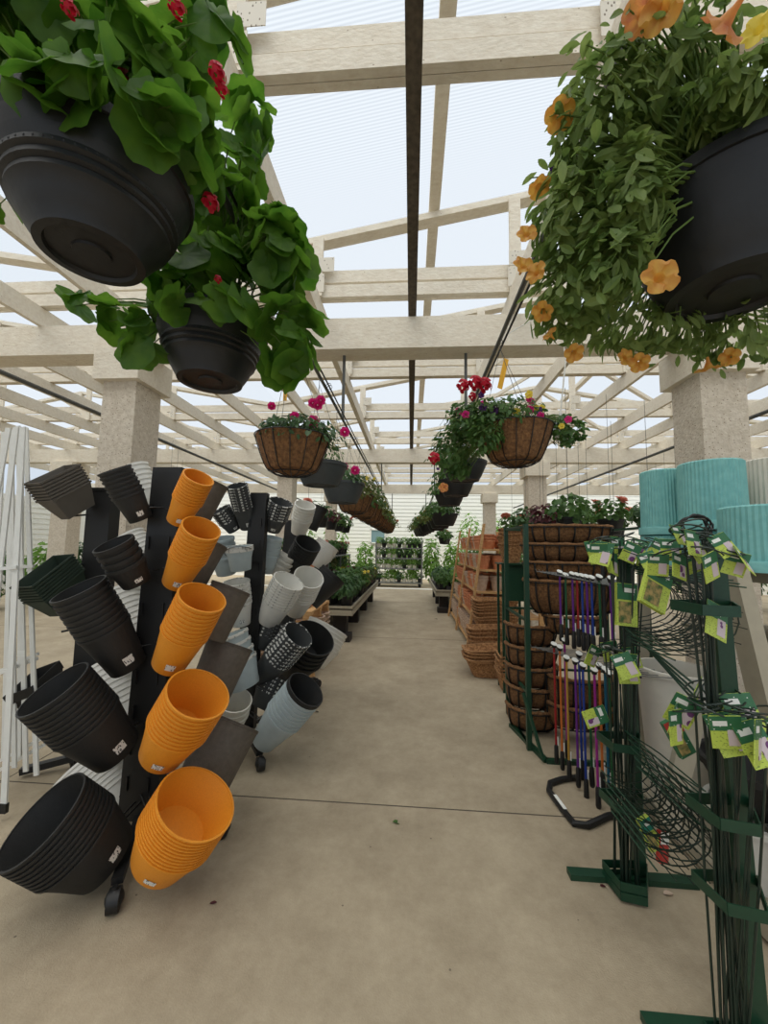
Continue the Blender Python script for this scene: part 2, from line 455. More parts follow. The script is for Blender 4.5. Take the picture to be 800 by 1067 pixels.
# pots that hang
def hang_pot_mesh(R, r, h, m, bands=True, parent=None):
    prof = [(0, 0), (r*.35, 0), (r*.37, .006), (r*.8, .006), (r*.84, -.003), (r, -.002), (r*1.03, .008)]
    N_ = 10
    for i in range(1, N_+1):
        t = i/N_; rr = r+(R-r)*(t**.72); z = .01+(h-.03)*t
        if bands and i in (4, 5, 6): prof += [(rr+.0022, z-.008), (rr+.0022, z+.002), (rr, z+.004)]
        else: prof.append((rr, z))
    prof += [(R, h-.02), (R-.006, h-.02), (R-.008, h-.05), (r-.005, .014), (0, .014)]
    b = MB().lathe(prof, 48)
    if bands:      # moulded bead rows on the bowl
        for zz in (.46, .58):
            t = zz; rr = r+(R-r)*(t**.72)
            for k in range(60):
                a = 2*PI*k/60; b.sph((rr*math.cos(a)*1.012, rr*math.sin(a)*1.012, .01+(h-.03)*t), .0034, 6)
    b.build('pot', m, parent, True)
    MB().lathe([(R-.003, h-.022), (R+.006, h-.022), (R+.008, h), (R-.004, h), (R-.006, h-.022)], 48).build('rim', m, parent, True)
    MB().lathe([(0, h-.035), (R-.012, h-.035), (R-.012, h-.045), (0, h-.045)], 24).build('soil', soil, parent)
def hanger(parent, R, h, top, m=cord, n=3, hookm=None, off=(0, 0)):
    mb = MB()
    for k in range(n):
        a = 2*PI*k/n+.5; mb.tube([(R*math.cos(a), R*math.sin(a), h), (off[0], off[1], top-.06)], .0015, 4)
    hk = []
    for i in range(9):
        a = -PI/2+PI*1.35*i/8; hk.append((off[0]+.014*math.cos(a), off[1], top-.014+.014*math.sin(a)-.0))
    mb.tube([(off[0], off[1], top-.062), (off[0], off[1], top-.028)]+hk, .002, 5)
    mb.build('hanger', m, parent)
def coco_basket(R, h, parent, rb=.52):
    prof = [(0, 0)]
    for i in range(1, 9):
        t = i/8; rr = R*(rb+(1-rb)*t**.62) if t > .12 else R*rb*.8; prof.append((rr, .01+h*t*(1 if t > .12 else .3)))
    prof += [(R-.012, h+.012), (R*.6, h*.6), (0, h*.55)]
    MB().lathe(prof, 32).build('coco_liner', coco, parent, True)
    mb = MB()
    n = 14
    for k in range(n):
        a = 2*PI*k/n; pts = []
        for i in range(0, 9):
            t = i/8; rr = R*(rb+(1-rb)*t**.62)+.004 if t > .12 else R*rb*.8+.004
            pts.append((rr*math.cos(a), rr*math.sin(a), .01+h*t*(1 if t > .12 else .3)))
        mb.tube([(0, 0, -.004)]+pts, .0028, 4)
    for rr, z in ((R+.005, h+.01), (R*rb+.002, .02)):
        mb.tube([(rr*math.cos(2*PI*k/28), rr*math.sin(2*PI*k/28), z) for k in range(28)], .003, 4, closed=True)
    mb.build('wire_frame', blackm, parent)

PZ = 2.75; PXL, PXR = -.66, .5
def conduit(name, x, label):
    t = empty(name, (x, 0, PZ), label, 'pipe')
    MB().tube([(0, YS+.3, 0), (0, YE-.4, 0)], .0125, 8).build('pipe', pipem, t, True)
    MB().tube([(.03, YS+.3, .004), (.03, YE-.4, .004)], .006, 6).build('water_line', hosem, t, True)
    for y in ROWS[1:]:
        MB().b2((-.012, y-.016, .015), (.012, y+.016, .64)).build('strap', pipem, t)
    for i in range(9):
        y = 1.3+i*1.45
        MB().tube([(.03+.022*math.cos(a), y+.006*a, -.0+.022*math.sin(a)) for a in [k*.9 for k in range(14)]], .0025, 4).build('wire_wrap', hosem, t)
conduit('hanging_rail', PXL, 'grey conduit with black water line running above the left row of baskets')
conduit('hanging_rail', PXR, 'grey conduit with black water line running above the right row of baskets')

def blob(px, py, Y, rx, rz, ry, n, base):     # a clump of leaves Y metres down the aisle, relative to its pot
    return (at(px, py, Y)-base, (rx*Y/400, ry, rz*Y/400), n)
# near left geranium pots
def geranium(base, R, r, h, label, blobs, s, seed, flowers, top):
    t = empty('hanging_geranium', base, label, 'hanging plant')
    hang_pot_mesh(R, r, h, hangpot, True, t)
    lf, st = foliage(blobs, s, 'round', seed, (0, 0, h))
    lf.build('foliage', ger, t, True); st.build('stems', stem, t, True)
    hanger(t, R, h, top-base.z, off=(PXL-base.x, 0))
    for k, p, sc_ in flowers: flower(k, t, p, toward(p, base), sc_)
    return t
b1 = at(96, 266, .80)
geranium(b1, .2, .108, .205, 'large dark pot of leafy geranium with red blooms, nearest on the left rail',
         [blob(50, 25, .72, 80, 50, .14, 46, b1), blob(150, 75, .74, 55, 55, .12, 34, b1), blob(190, 130, .8, 32, 60, .1, 22, b1), blob(215, 40, .85, 40, 45, .1, 18, b1), blob(5, 60, .7, 40, 30, .1, 14, b1), blob(-20, 200, .9, 30, 40, .06, 8, b1), blob(60, 78, .60, 80, 16, .04, 16, b1), blob(165, 118, .66, 30, 26, .04, 9, b1)], .052, 11,
         [('red', at(226, 76, .66)-b1, .62), ('red', at(231, 92, .68)-b1, .5), ('red', at(184, 6, .6)-b1, .6), ('red', at(72, 8, .56)-b1, .5), ('red', (.08, .06, .33), .8), ('red', (.2, .1, .30), .7), ('red', (.235, .08, .20), .8), ('red', (-.05, .03, .34), .8), ('red', (.14, .15, .34), .8), ('redbig', (.1, -.06, .36), .8), ('red', (.2, .2, .08), .4)], PZ)
b2 = at(219, 398, 1.28)
geranium(b2, .185, .108, .205, 'dark pot of bright green geranium, second on the left rail',
         [blob(210, 290, 1.2, 70, 38, .18, 60, b2), blob(235, 190, 1.2, 38, 70, .14, 50, b2), blob(262, 130, 1.2, 20, 38, .08, 13, b2), blob(290, 270, 1.2, 38, 45, .14, 46, b2), blob(300, 350, 1.2, 30, 46, .1, 30, b2), blob(130, 330, 1.15, 38, 16, .08, 9, b2), blob(92, 314, 1.12, 26, 9, .04, 5, b2), blob(147, 362, 1.15, 18, 16, .04, 6, b2), blob(215, 318, 1.06, 50, 9, .03, 11, b2)], .056, 12,
         [('red', (.16, -.05, .5), .5), ('red', (.1, -.1, .33), .4)], PZ)

# near right petunia
b = at(764, 304, .80)
t = empty('hanging_petunia', b, 'large dark pot overflowing with amber petunias, nearest on the right rail', 'hanging plant')
hang_pot_mesh(.185, .115, .19, hangpot, False, t)
blobs = [blob(625, 130, .74, 50, 85, .12, 560, b), blob(592, 225, .78, 38, 65, .11, 430, b), blob(598, 305, .82, 46, 45, .11, 420, b), blob(675, 340, .95, 80, 28, .10, 460, b), blob(770, 352, .95, 45, 24, .10, 240, b), blob(690, 70, .68, 75, 50, .10, 460, b), blob(770, 95, .62, 55, 28, .06, 260, b), blob(662, 190, .68, 32, 60, .05, 240, b), blob(640, 270, .72, 36, 50, .06, 260, b), ((0, 0, .25), (.2, .2, .09), 300)]
lf, st = foliage([(c_, r_, int(n_*.72)) for c_, r_, n_ in blobs], .043, 'oval', 21, (0, 0, .17), w=.38, airy=True)
lf.build('foliage', pet, t, True); st.build('stems', stem, t, True)
hanger(t, .185, .19, PZ-b.z, off=(PXR-b.x, 0), m=cordw)
rnd = random.Random(5)
for px, py, dy, k, s in ((583, 120, -.0, 'amber', 1), (562, 195, .02, 'amber', .8), (549, 243, .02, 'amber', .7), (546, 276, .03, 'amber', .8), (558, 284, .0, 'amber', .7), (565, 325, .05, 'amber', .75), (598, 368, .1, 'amber', .7), (652, 372, .16, 'amber', .7), (666, 378, .16, 'amber', .75), (738, 384, .16, 'amber', .95), (688, 288, -.17, 'amber', .9), (752, 28, -.24, 'coral', .75), (690, 8, -.16, 'amber', 1.0), (668, 14, -.14, 'coral', .7), (790, 30, -.2, 'yellow', 1.1), (760, 372, .17, 'amber', .7), (578, 175, .05, 'violet', .7), (572, 348, .08, 'amber', .6)):
    p = at(px, py, .74+dy)-b; flower(k, t, p, toward(p, b, .95), s*(1.0 if py < 60 else .9))

# further left row
def mixed_basket(base, R, h, label, seed, coc=True, m=hangpot, cnt=500, mt=pet2, s=.03, fls=(), top=PZ, group=None, spread=1, xo=0, tall=1, railx=0):
    t = empty('hanging_basket', base, label, 'hanging plant', group)
    if coc: coco_basket(R, h, t)
    else: hang_pot_mesh(R, R*.68, h, m, False, t)
    rnd = random.Random(seed)
    bl = [((xo, 0, h+.05*tall), (R*1.05*spread, R*1.05*spread, .07*tall), cnt), ((xo*2, 0, h), (R*1.2*spread, R*1.2*spread, .05), cnt//3)]
    lf, st = foliage(bl, s, 'oval', seed, (0, 0, h), stems=cnt > 300, w=.5)
    lf.build('foliage', mt, t, True)
    if len(st.v): st.build('stems', stem, t)
    hanger(t, R*.98, h+.005, top-base.z, m=cord, off=(railx-base.x, 0))
    for k, n in fls:
        for i in range(n):
            a = rnd.uniform(0, 2*PI); q = rnd.uniform(.3, 1.05)*R*spread
            p = V((q*math.cos(a)+xo, q*math.sin(a), h+.10*tall+rnd.uniform(-.02, .04)-(.05 if q > R*.9 else 0)))
            flower(k, t, p, toward(p, base, .4), rnd.uniform(.7, 1.1))
    return t
b3 = at(304, 497, 1.98)
t3 = mixed_basket(b3, .195, .2, 'coco lined wire basket with magenta blooms and yellow tag on the left rail', 31, s=.042, mt=darkl, cnt=420, fls=(('pink', 1),), spread=1.0, xo=.03, railx=PXL)
for px, py in ((307, 434), (331, 422), (334, 417), (283, 423), (326, 420), (359, 450)):
    p = at(px, py, 1.83)-b3; flower('pink', t3, p, toward(p, b3, .2), .72 if py != 423 else .6)
MB().box((at(297, 412, 1.95)-b3), (.02, .002, .06)).build('plant_tag', yell, t3)
b4 = at(334, 506, 2.6)
mixed_basket(b4, .175, .15, 'slate grey plastic hanging pot behind the magenta-flowered coco basket', 32, coc=False, m=greypot, cnt=160, railx=PXL)
b5 = at(357, 524, 3.25)
t5 = mixed_basket(b5, .18, .17, 'slate grey hanging pot with a drooping magenta bloom on the left rail', 33, coc=False, m=greypot, cnt=260, s=.05, mt=darkl, railx=PXL)
p = at(370, 490, 3.05)-b5; flower('pink', t5, p, toward(p, b5, .1), 1.1)
p = at(359, 486, 3.1)-b5; flower('pink', t5, p, toward(p, b5, .1), .9)
for i in range(9):
    Y = 4.0+i*.72; bb = V((-.60-.0*i, Y, 1.88))
    mixed_basket(bb, .2, .19, 'coco lined basket in the long far run hanging on the left rail', 40+i, cnt=300 if i < 4 else 180, s=.055, tall=2.0, spread=1.1, xo=.04, mt=[olive, pet2, olive][i % 3], fls=((['yellow', 'amber', 'peach'][i % 3], 3),), group='far coco baskets on the left rail', railx=PXL)
# right row
b3r = at(537, 487, 2.15)
t = mixed_basket(b3r, .20, .21, 'coco lined wire basket of mixed red, pink and violet blooms on the right rail', 51, s=.036, mt=pet2, cnt=620, fls=(('violet', 7), ('pinku', 7), ('yellow', 3)), spread=1.2, xo=-.08, tall=1.4, railx=PXR)
lf, st = foliage([(at(468, 470, 2.2)-b3r, (.11, .09, .13), 300), (at(488, 440, 2.1)-b3r, (.14, .11, .12), 380), (at(590, 448, 2.1)-b3r, (.11, .07, .09), 220), (at(505, 455, 1.98)-b3r, (.10, .05, .10), 160), (at(478, 490, 2.3)-b3r, (.08, .06, .06), 130)], .038, 'oval', 52, (0, 0, .2), w=.5)
lf.build('trailing_foliage', pet2, t, True); st.build('trailing_stems', stem, t)
for px, py, k, s in ((482, 402, 'redbig', 1), (495, 399, 'redbig', 1.1), (505, 401, 'redbig', 1.1), (492, 413, 'red', .8), (452, 477, 'redbig', .9), (485, 432, 'pinku', 1), (538, 429, 'yellow', 1), (552, 427, 'pinku', 1), (563, 433, 'pinku', .9), (592, 437, 'pinku', .9), (503, 425, 'violet', 1), (515, 428, 'violet', 1), (585, 444, 'yellow', .8)):
    p = at(px, py, 2.0)-b3r; flower(k, t, p, toward(p, b3r, .2), s)
MB().add([at(518, 404, 2.15)-b3r, at(523, 406, 2.15)-b3r, at(530, 375, 2.15)-b3r, at(525, 373, 2.15)-b3r, at(518, 404, 2.152)-b3r, at(523, 406, 2.152)-b3r, at(530, 375, 2.152)-b3r, at(525, 373, 2.152)-b3r], [(0, 1, 2, 3), (7, 6, 5, 4), (0, 4, 5, 1), (2, 6, 7, 3), (1, 5, 6, 2), (3, 7, 4, 0)]).build('plant_tag', yell, t)
MB().tube([at(589, 377, 2.1), at(584, 430, 2.1)], .004, 6).build('drip_line', cordw, None)
o = [x for x in col.objects if x.name == 'drip_line'][0]; tag(o, 'white drip line hanging beside the mixed coco basket on the right', 'tube')
MB().tube([at(584, 430, 2.1), at(580, 456, 2.1)], [.009, .012], 8).build('emitter', cordw, o)
MB().tube([at(589, 377, 2.1), at(587, 355, 2.1), at(560, 330, 2.1), V((PXR+.03, 2.1, PZ))], .003, 5).build('feed_tube', cordw, o)
hangs = [('black plastic hanging pot with orange bloom behind the mixed basket on the right rail', 483, 501, 3.3, .19), ('black plastic hanging pot, third of the right rail row', 475, 517, 4.0, .18), ('black plastic hanging pot, fourth of the right rail row', 468, 527, 4.7, .18)]
for i, (lb, px, py, Y, R) in enumerate(hangs):
    b = at(px, py, Y)
    t = mixed_basket(b, R, .16, lb, 60+i, coc=False, m=hangpot, cnt=220, s=.05, mt=pet2, spread=1.05, xo=-.05, fls=(('violet', 1),), railx=PXR)
    if i == 0: p = at(461, 510, 3.2)-b; flower('coral', t, at(462, 508, 3.1)-b, toward(p, b, .1), .9)
for i in range(8):
    Y = 5.5+i*.8; bb = V((.47 if i < 3 else .40-.02*i, Y, 1.86))
    mixed_basket(bb, .19, .17, 'dark pot of trailing foliage in the far run hanging on the right rail', 70+i, coc=False, cnt=320 if i < 5 else 180, s=.06, tall=1.5, xo=-.05, mt=[pet2, olive, olive][i % 3], spread=1.45, fls=(('amber', 2),), group='far hanging pots on the right rail', railx=PXR)

# ------------------------------------------------------------------ nested planters
def pot_meshes(R, r, h, m, rimm, rimh, seg=36, collar=None, rib=0):
    t = .0028; e = .0045
    Rb = R-e
    body = MB().lathe([(0, 0), (r, 0), (r+.002, .003), (r+(Rb-r)*.5, h*.5), (Rb, h-rimh), (Rb, h-.002), (Rb-t, h-.002), (r-t, t), (0, t)], seg, rib=rib, nrib=1 if rib else 0).mesh('planter_body', m, True)
    rp = [(Rb+.0003, h-rimh), (R, h-rimh+.001), (R, h), (Rb-t-.001, h+.0006), (Rb-t-.001, h-.006), (Rb+.0003, h-.006)]
    rim = MB().lathe(rp, seg).mesh('planter_rim', rimm, True)
    return body, rim
def solve_axis(Mpx, Ym, Bpx, ratio, lo=-.7, hi=1.0):
    M = at(*Mpx, Ym); view = (CAM-M).normalized(); best = None
    for i in range(401):
        Yb = Ym+lo+(hi-lo)*i/400
        if Yb < .3: continue
        B = at(*Bpx, Yb); a = M-B; e = abs(a.normalized().dot(view)-ratio)+.02*a.length
        if best is None or e < best[0]: best = (e, B, a)
    return M, best[1], best[2]
STK = []
def stack(what, where, Mpx, Ym, Bpx, ratio, R, r, n, m, rimm=None, hf=.52, rimh=None, label=True, top=None, group=None, lo=-.7, hi=1.0, seg=36, name='planter', rack=None, cat='planter', handle=False):
    """a stack of n planters nested along one axis, mouth centre seen at Mpx, base centre at Bpx"""
    M, B, a = solve_axis(Mpx, Ym, Bpx, ratio, lo, hi)
    L = a.length; ax = a.normalized()
    h = L*hf if n > 1 else L
    sp = (L-h)/max(n-1, 1)
    rimh = rimh or max(.006, min(sp*.5, .02)) if n > 1 else (rimh or .02)
    body, rim = pot_meshes(R, r, h, m, rimm or m, rimh, seg)
    Q = frame(B, ax)
    tb = None
    if top: tb = pot_meshes(R, r, h, top, top, rimh*2, seg)
    g = group or (what+'s '+where)
    for k in range(n):
        if n == 1: lb = what+' '+where
        elif k == 0: lb = what+', base showing, '+where
        elif k == n-1: lb = what+', mouth open, '+where
        else: lb = what+', mid-stack, '+where
        t = empty(name, label=lb, cat=cat, group=g, M=Matrix.Translation(ax*sp*k) @ Q)
        bm, rm = (tb if (tb and k == n-1) else (body, rim))
        link('body', bm, t); link('rim', rm, t)
        if k == 0 and label:
            lc = Q.inverted() @ CAM; ph = math.atan2(lc.y, lc.x)+.15
            z = h*.26; rr = r+(R-.0035-r)*.26+.0016; w = min(.05, r*.55)/rr/2; hh = min(.022, h*.09)
            pl = MB(); vs = []
            for j in range(5):
                a2 = ph-w+2*w*j/4
                for dz in (-hh, hh): vs.append(((rr+dz*(R-r)/h)*math.cos(a2), (rr+dz*(R-r)/h)*math.sin(a2), z+dz))
            pl.add(vs, [(2*j, 2*j+2, 2*j+3, 2*j+1) for j in range(4)])
            tag(pl.build('price_label', sticker, t), 'white price sticker with barcode')
        if handle and k == n-1:
            MB().tube([((R+.004)*math.cos(u), (R+.004)*math.sin(u), h*.72-.06*math.sin(u-PI/2-.3+PI/2)) for u in [-.2-PI*j/12 for j in range(13)]], .003, 5).build('wire_handle', cord, t)
    STK.append((rack, B+ax*L*.18, ax))
# rack 1: ochre front right
OW = ['at the top of the ochre column', 'second down the ochre column', 'middle of the ochre column', 'second up the ochre column', 'lowest in the ochre column by the floor']
O = [((207, 497), 1.92, (185, 543), .42, .080, .056, 9), ((210, 550), 1.90, (183, 607), .55, .098, .068, 9), ((211, 622), 1.86, (176, 692), .55, .118, .082, 10), ((207, 722), 1.80, (168, 786), .68, .148, .10, 10), ((205, 835), 1.74, (166, 895), .68, .178, .120, 11)]
for w, (M_, Y_, B_, q, R, r, n) in zip(OW, O):
    stack('ochre yellow ribbed planter', w, M_, Y_, B_, q, R, r, n, orange, rack=1)
BW = ['at the top of the black column', 'second down the black column', 'middle of the black column', 'second up the black column', 'lowest in the black column by the floor']
B_L = [((119, 489), 1.86, (147, 541), .03, .080, .056, 7), ((118, 566), 1.84, (143, 607), .22, .095, .068, 4), ((82, 613), 1.80, (134, 694), .20, .122, .085, 9), ((56, 717), 1.72, (122, 783), .30, .150, .105, 10), ((44, 853), 1.62, (110, 893), .40, .180, .128, 9)]
for w, (M_, Y_, Bb, q, R, r, n) in zip(BW, B_L):
    stack('black ribbed planter', w, M_, Y_, Bb, q, R, r, n, blackpot, rack=1)
WW = ['highest of the white ones behind the black column', 'behind the second black stack', 'behind the middle black stack', 'behind the fourth black stack', 'behind the lowest black stack']
W_L = [((140, 486), 2.42, (160, 530), -.3, .085, .06, 6), ((132, 560), 2.42, (162, 600), -.3, .11, .08, 7), ((116, 622), 2.40, (152, 684), -.3, .165, .125, 8), ((106, 700), 2.40, (144, 772), -.3, .20, .16, 9), ((94, 796), 2.34, (134, 852), -.25, .215, .18, 9)]
for w, (M_, Y_, Bb, q, R, r, n) in zip(WW, W_L):
    stack('white ribbed planter', w, M_, Y_, Bb, q, R, r, n, whitepot, rack=1, label=False, hf=.45)
TW = ['highest behind the ochre column', 'behind the second ochre stack', 'behind the middle ochre stack', 'beside the fourth ochre stack', 'above the lowest ochre stack']
T_L = [((224, 503), 2.28, (202, 548), -.12, .085, .07, 2), ((220, 565), 2.28, (200, 606), -.12, .10, .08, 2), ((241, 612), 2.25, (216, 664), -.06, .118, .10, 2), ((240, 671), 2.32, (216, 728), -.04, .14, .115, 2), ((243, 752), 2.34, (212, 815), -.04, .165, .14, 2)]
for w, (M_, Y_, Bb, q, R, r, n) in zip(TW, T_L):
    stack('taupe smooth planter', w, M_, Y_, Bb, q, R, r, n, taupe, rack=1, label=False, hf=.97)
# racks 2 and 3
def S(what, where, Mp, Ym, Bp, q, Rpx, n, m, rimm=None, rk=2, tp=.7, **k):
    R = Rpx*Ym/400; stack(what, where, Mp, Ym, Bp, q, R, R*tp, n, m, rimm, rack=rk, seg=28, **k)
S('charcoal leaf patterned planter', 'at the top left of the second rack', (247, 506), 2.95, (258, 550), .3, 11, 9, dpot, leafband, rimh=.014)
S('charcoal leaf patterned planter', 'half hidden left of the tall patterned stack', (230, 531), 3.05, (245, 552), .2, 11, 5, dpot, leafband, rimh=.014)
S('pale blue bucket planter', 'with wire handle on the second rack', (249, 569), 2.9, (251, 594), .1, 14.5, 1, blue, leafbandw, rimh=.04, handle=True, label=False)
S('pale blue planter', 'behind the handled pale bucket', (230, 561), 3.1, (236, 598), .2, 14, 4, blue, rk=2, label=False)
S('white leaf patterned planter', 'below the handled pale bucket', (246, 606), 2.95, (251, 650), .3, 14, 6, whitepot, leafbandw, rimh=.014)
S('slate blue planter', 'beside the taupe planters on the second rack', (238, 662), 2.85, (256, 715), .1, 20, 4, blue, leafbandw, rk=2, label=False)
S('white bucket planter', 'with open mouth behind the fourth ochre stack', (245, 729), 2.75, (236, 768), .7, 17, 3, creampot, label=False, hf=.7)
S('charcoal leaf patterned planter', 'right of the top of the second rack', (293, 523), 3.15, (283, 552), .35, 13, 6, dpot, leafband, rimh=.014)
S('pale blue planter', 'right of the second rack post', (284, 560), 3.3, (276, 596), .2, 11, 5, blue, label=False)
S('white planter', 'tucked behind the pale blue stack', (298, 578), 3.5, (285, 598), .1, 13, 3, creampot, label=False)
S('white planter', 'at the top of the third rack', (318, 526), 3.75, (311, 555), .4, 11.5, 6, whitepot, rk=3, label=False)
S('black tall planter', 'beside the white stack topping the third rack', (334, 528), 4.1, (324, 552), -.1, 8.5, 2, blackpot, rk=3, label=False, hf=.9)
S('black round planter', 'upper middle of the third rack', (321, 566), 3.5, (306, 594), .5, 14.5, 7, blackpot, rk=3, label=False)
S('white ribbed planter', 'facing the aisle on the third rack', (342, 567), 4.1, (326, 589), -.1, 13, 7, whitepot, rk=3, label=False)
S('white planter', 'with open mouth in the middle of the third rack', (322, 601), 3.35, (307, 636), .68, 16, 8, whitepot, rk=3, label=False)
S('white leaf patterned planter', 'middle of the second rack facing the aisle', (301, 605), 3.05, (279, 647), .45, 17, 9, whitepot, leafbandw, rimh=.014, label=False)
S('black tall planter', 'behind the open white stack on the third rack', (345, 597), 4.15, (320, 626), -.1, 18, 2, blackpot, rk=3, label=False, hf=.9)
S('charcoal leaf patterned planter', 'with pale inside low on the second rack', (311, 661), 2.95, (272, 706), .55, 17, 8, dpot, leafband, rimh=.016, label=False)
S('charcoal leaf patterned planter', 'half hidden above the low patterned stack', (285, 648), 3.2, (274, 676), .1, 15, 5, dpot, leafband, rimh=.014, label=False)
S('charcoal leaf patterned planter', 'half hidden below the low patterned stack', (289, 706), 3.1, (272, 738), .0, 15, 5, dpot, leafband, rimh=.014, label=False)
S('black round planter', 'wide and low on the third rack', (327, 664), 3.35, (306, 697), .65, 23, 5, blackpot, rk=3, label=False)
S('white ribbed planter', 'lowest on the third rack beside the pallets', (342, 653), 4.2, (322, 690), -.1, 22, 6, whitepot, rk=3, label=False)
S('pale blue planter', 'lowest on the second rack, black one nested in its mouth', (319, 718), 2.75, (274, 772), .55, 21, 9, blue, rk=2, label=False, top=blackpot, tp=.62)

def rack(num, base, w, top, lean, casters, label):
    t = empty('display_rack', (base[0], base[1], 0), label, 'display rack')
    B = V((base[0], base[1], 0)); T = V((lean[0], lean[1], top))
    mb = MB(); d = .07
    vs = []
    for z, ww, dd, c in ((.1, w, d, B), (top, w*.8, d, T)):
        cx = c.x-B.x; cy = c.y-B.y
        vs += [(cx-ww/2, cy-dd/2, z), (cx+ww/2, cy-dd/2, z), (cx+ww/2, cy+dd/2, z), (cx-ww/2, cy+dd/2, z)]
    mb.add(vs, [(3, 2, 1, 0), (4, 5, 6, 7), (0, 1, 5, 4), (1, 2, 6, 5), (2, 3, 7, 6), (3, 0, 4, 7)])
    for k in range(9):     # slot strip on the face
        z = .25+k*(top-.35)/9; f = (z-.1)/(top-.1); cx = (T.x-B.x)*f; cy = (T.y-B.y)*f
        mb.b2((cx-w*.36, cy-d/2-.008, z), (cx-w*.30, cy-d/2+.001, z+.07)); mb.b2((cx+w*.2, cy-d/2-.008, z), (cx+w*.26, cy-d/2+.001, z+.07))
    mb.build('post', black, t)
    for i, c in enumerate(casters):
        c = V((c[0], c[1], 0))-B
        MB().bar((0, 0, .12), (c.x*.94, c.y*.94, .10), .045, .03).build('foot', black, t)
        cs = MB(); cs.tube([(c.x, c.y, .10), (c.x, c.y, .075)], .012, 8)
        dn = V((-c.y, c.x, 0)).normalized()*.012
        cs.tube([V((c.x, c.y, .045))-dn*1.8, V((c.x, c.y, .045))+dn*1.8], .045, 18)
        cs.sph((c.x, c.y, .052), .046, 12, (.8, .8, .9))
        cs.build('caster', black, t, True)
    for rk, p, ax in STK:
        if rk != num: continue
        z = p.z; f = (z-.1)/(top-.1); q = V(((T.x-B.x)*f, (T.y-B.y)*f, z+.03)); p2 = p-B
        side = ax.cross(V((0, 0, 1))).normalized()*.02
        mb = MB()
        for s in (-1, 1):
            mb.tube([q+side*s, q*.4+p2*.6+side*s+V((0, 0, .01)), p2+side*s], .004, 5)
        mb.build('wire_hook', blackm, t)
p1b = at(146, 862, 2.08); p1t = at(178, 488, 2.08)
rack(1, (p1b.x, 2.08), .21, p1t.z, (p1t.x, 2.08), [(-1.235, 1.68), (-.993, 2.12), tuple(fl(78, 800).xy), tuple(fl(150, 800).xy)], 'tall black wheeled rack holding the ochre and black planters')
p2b = at(255, 748, 3.1); p2t = at(271, 514, 3.1)
rack(2, (p2b.x, 3.1), .17, p2t.z, (p2t.x, 3.1), [tuple(fl(271, 803).xy), tuple(fl(312, 745).xy), (p2b.x-.35, 2.95), (p2b.x-.3, 3.4)], 'black wheeled rack of patterned and pale blue planters behind the ochre planters')
p3b = at(292, 700, 3.95); p3t = at(305, 542, 3.95)
rack(3, (p3b.x, 3.98), .20, p3t.z, (p3t.x, 3.98), [(p3b.x+.4, 3.8), (p3b.x+.3, 4.3), (p3b.x-.35, 3.9), (p3b.x-.3, 4.4)], 'furthest black wheeled rack on the left, white and black planters')
# ------------------------------------------------------------------ window boxes on rack 0
def winbox(label, what, C0, C1, C3, axpx, n, m, wid, sp, h, grp):
    c0 = at(*C0); u = (at(*C1)-c0); L = u.length; u.normalize()
    v = at(*C3)-c0; v = (v-u*v.dot(u)).normalized(); w = u.cross(v).normalized()
    if (at(axpx[0], axpx[1], C0[2])-c0).dot(w) > 0: w = -w       # w = out of the mouth
    def mesh(m):
        mb = MB(); i = .022; t = .003
        def q(z, s): return [(s, s, z), (L-s, s, z), (L-s, wid-s, z), (s, wid-s, z)]
        rings = [q(-h, i*2), q(-.012, .006), q(-.012, 0), q(0, 0), q(0, .004), q(-.02, .010), q(-h+t, i*2+t)]
        for a in rings: mb.v += a
        for k in range(6):
            for j in range(4):
                mb.f.append((k*4+j, k*4+(j+1) % 4, k*4+4+(j+1) % 4, k*4+4+j))
        mb.f += [(0, 3, 2, 1), (24, 25, 26, 27)]
        return mb.mesh('window_box', m)
    me = mesh(m); M = Matrix((u, v, w)).transposed().to_4x4()
    if u.cross(v).dot(w) < 0: pass
    for k in range(n):
        M2 = M.copy(); M2.translation = c0-w*sp*(n-1-k)
        o = link('window_box', me); o.matrix_world = M2
        tag(o, what+(', deep side showing, ' if k == 0 else ', open on top, ' if k == n-1 else ', mid-stack, ')+label, 'window box', grp)
    return c0+u*L*.5+v*wid*.5-w*(h+sp*n)*.5
winbox('on the leftmost dark post', 'grey rectangular window box', (41, 503, 2.2), (84, 483, 2.42), (20, 497, 2.42), (60, 552), 7, wboxg, .17, .021, .17, 'grey window boxes')
winbox('below the grey window boxes', 'dark green rectangular window box', (33, 611, 2.2), (77, 577, 2.46), (20, 590, 2.42), (48, 660), 7, wboxd, .17, .021, .17, 'dark green window boxes')
winbox('low on the leftmost dark post', 'dark rectangular window box', (32, 716, 2.3), (62, 688, 2.56), (20, 705, 2.5), (48, 760), 5, blackpot, .17, .012, .16, 'dark window boxes')
p0 = at(94, 700, 2.65); p0t = at(98, 512, 2.65)
t = empty('display_rack', (p0.x, 2.65, 0), 'dark post rack holding the window boxes, leftmost', 'display rack')
MB().b2((-.09, -.05, 0.08), (.09, .05, p0t.z)).build('post', black, t)
MB().b2((-.10, -.06, p0t.z), (.10, .06, p0t.z+.02)).build('cap', black, t)
for z in (1.75, 1.4, .95): MB().bar((-.05, -.03, z), (-.15, -.1, z-.02), .012, .012).build('bracket', black, t)
for s in (-1, 1): MB().bar((0, 0, .08), (.3*s, -.15, .04), .05, .04).build('foot', black, t)
MB().sph((.3, -.15, .035), .034, 10).build('caster', black, t, True)

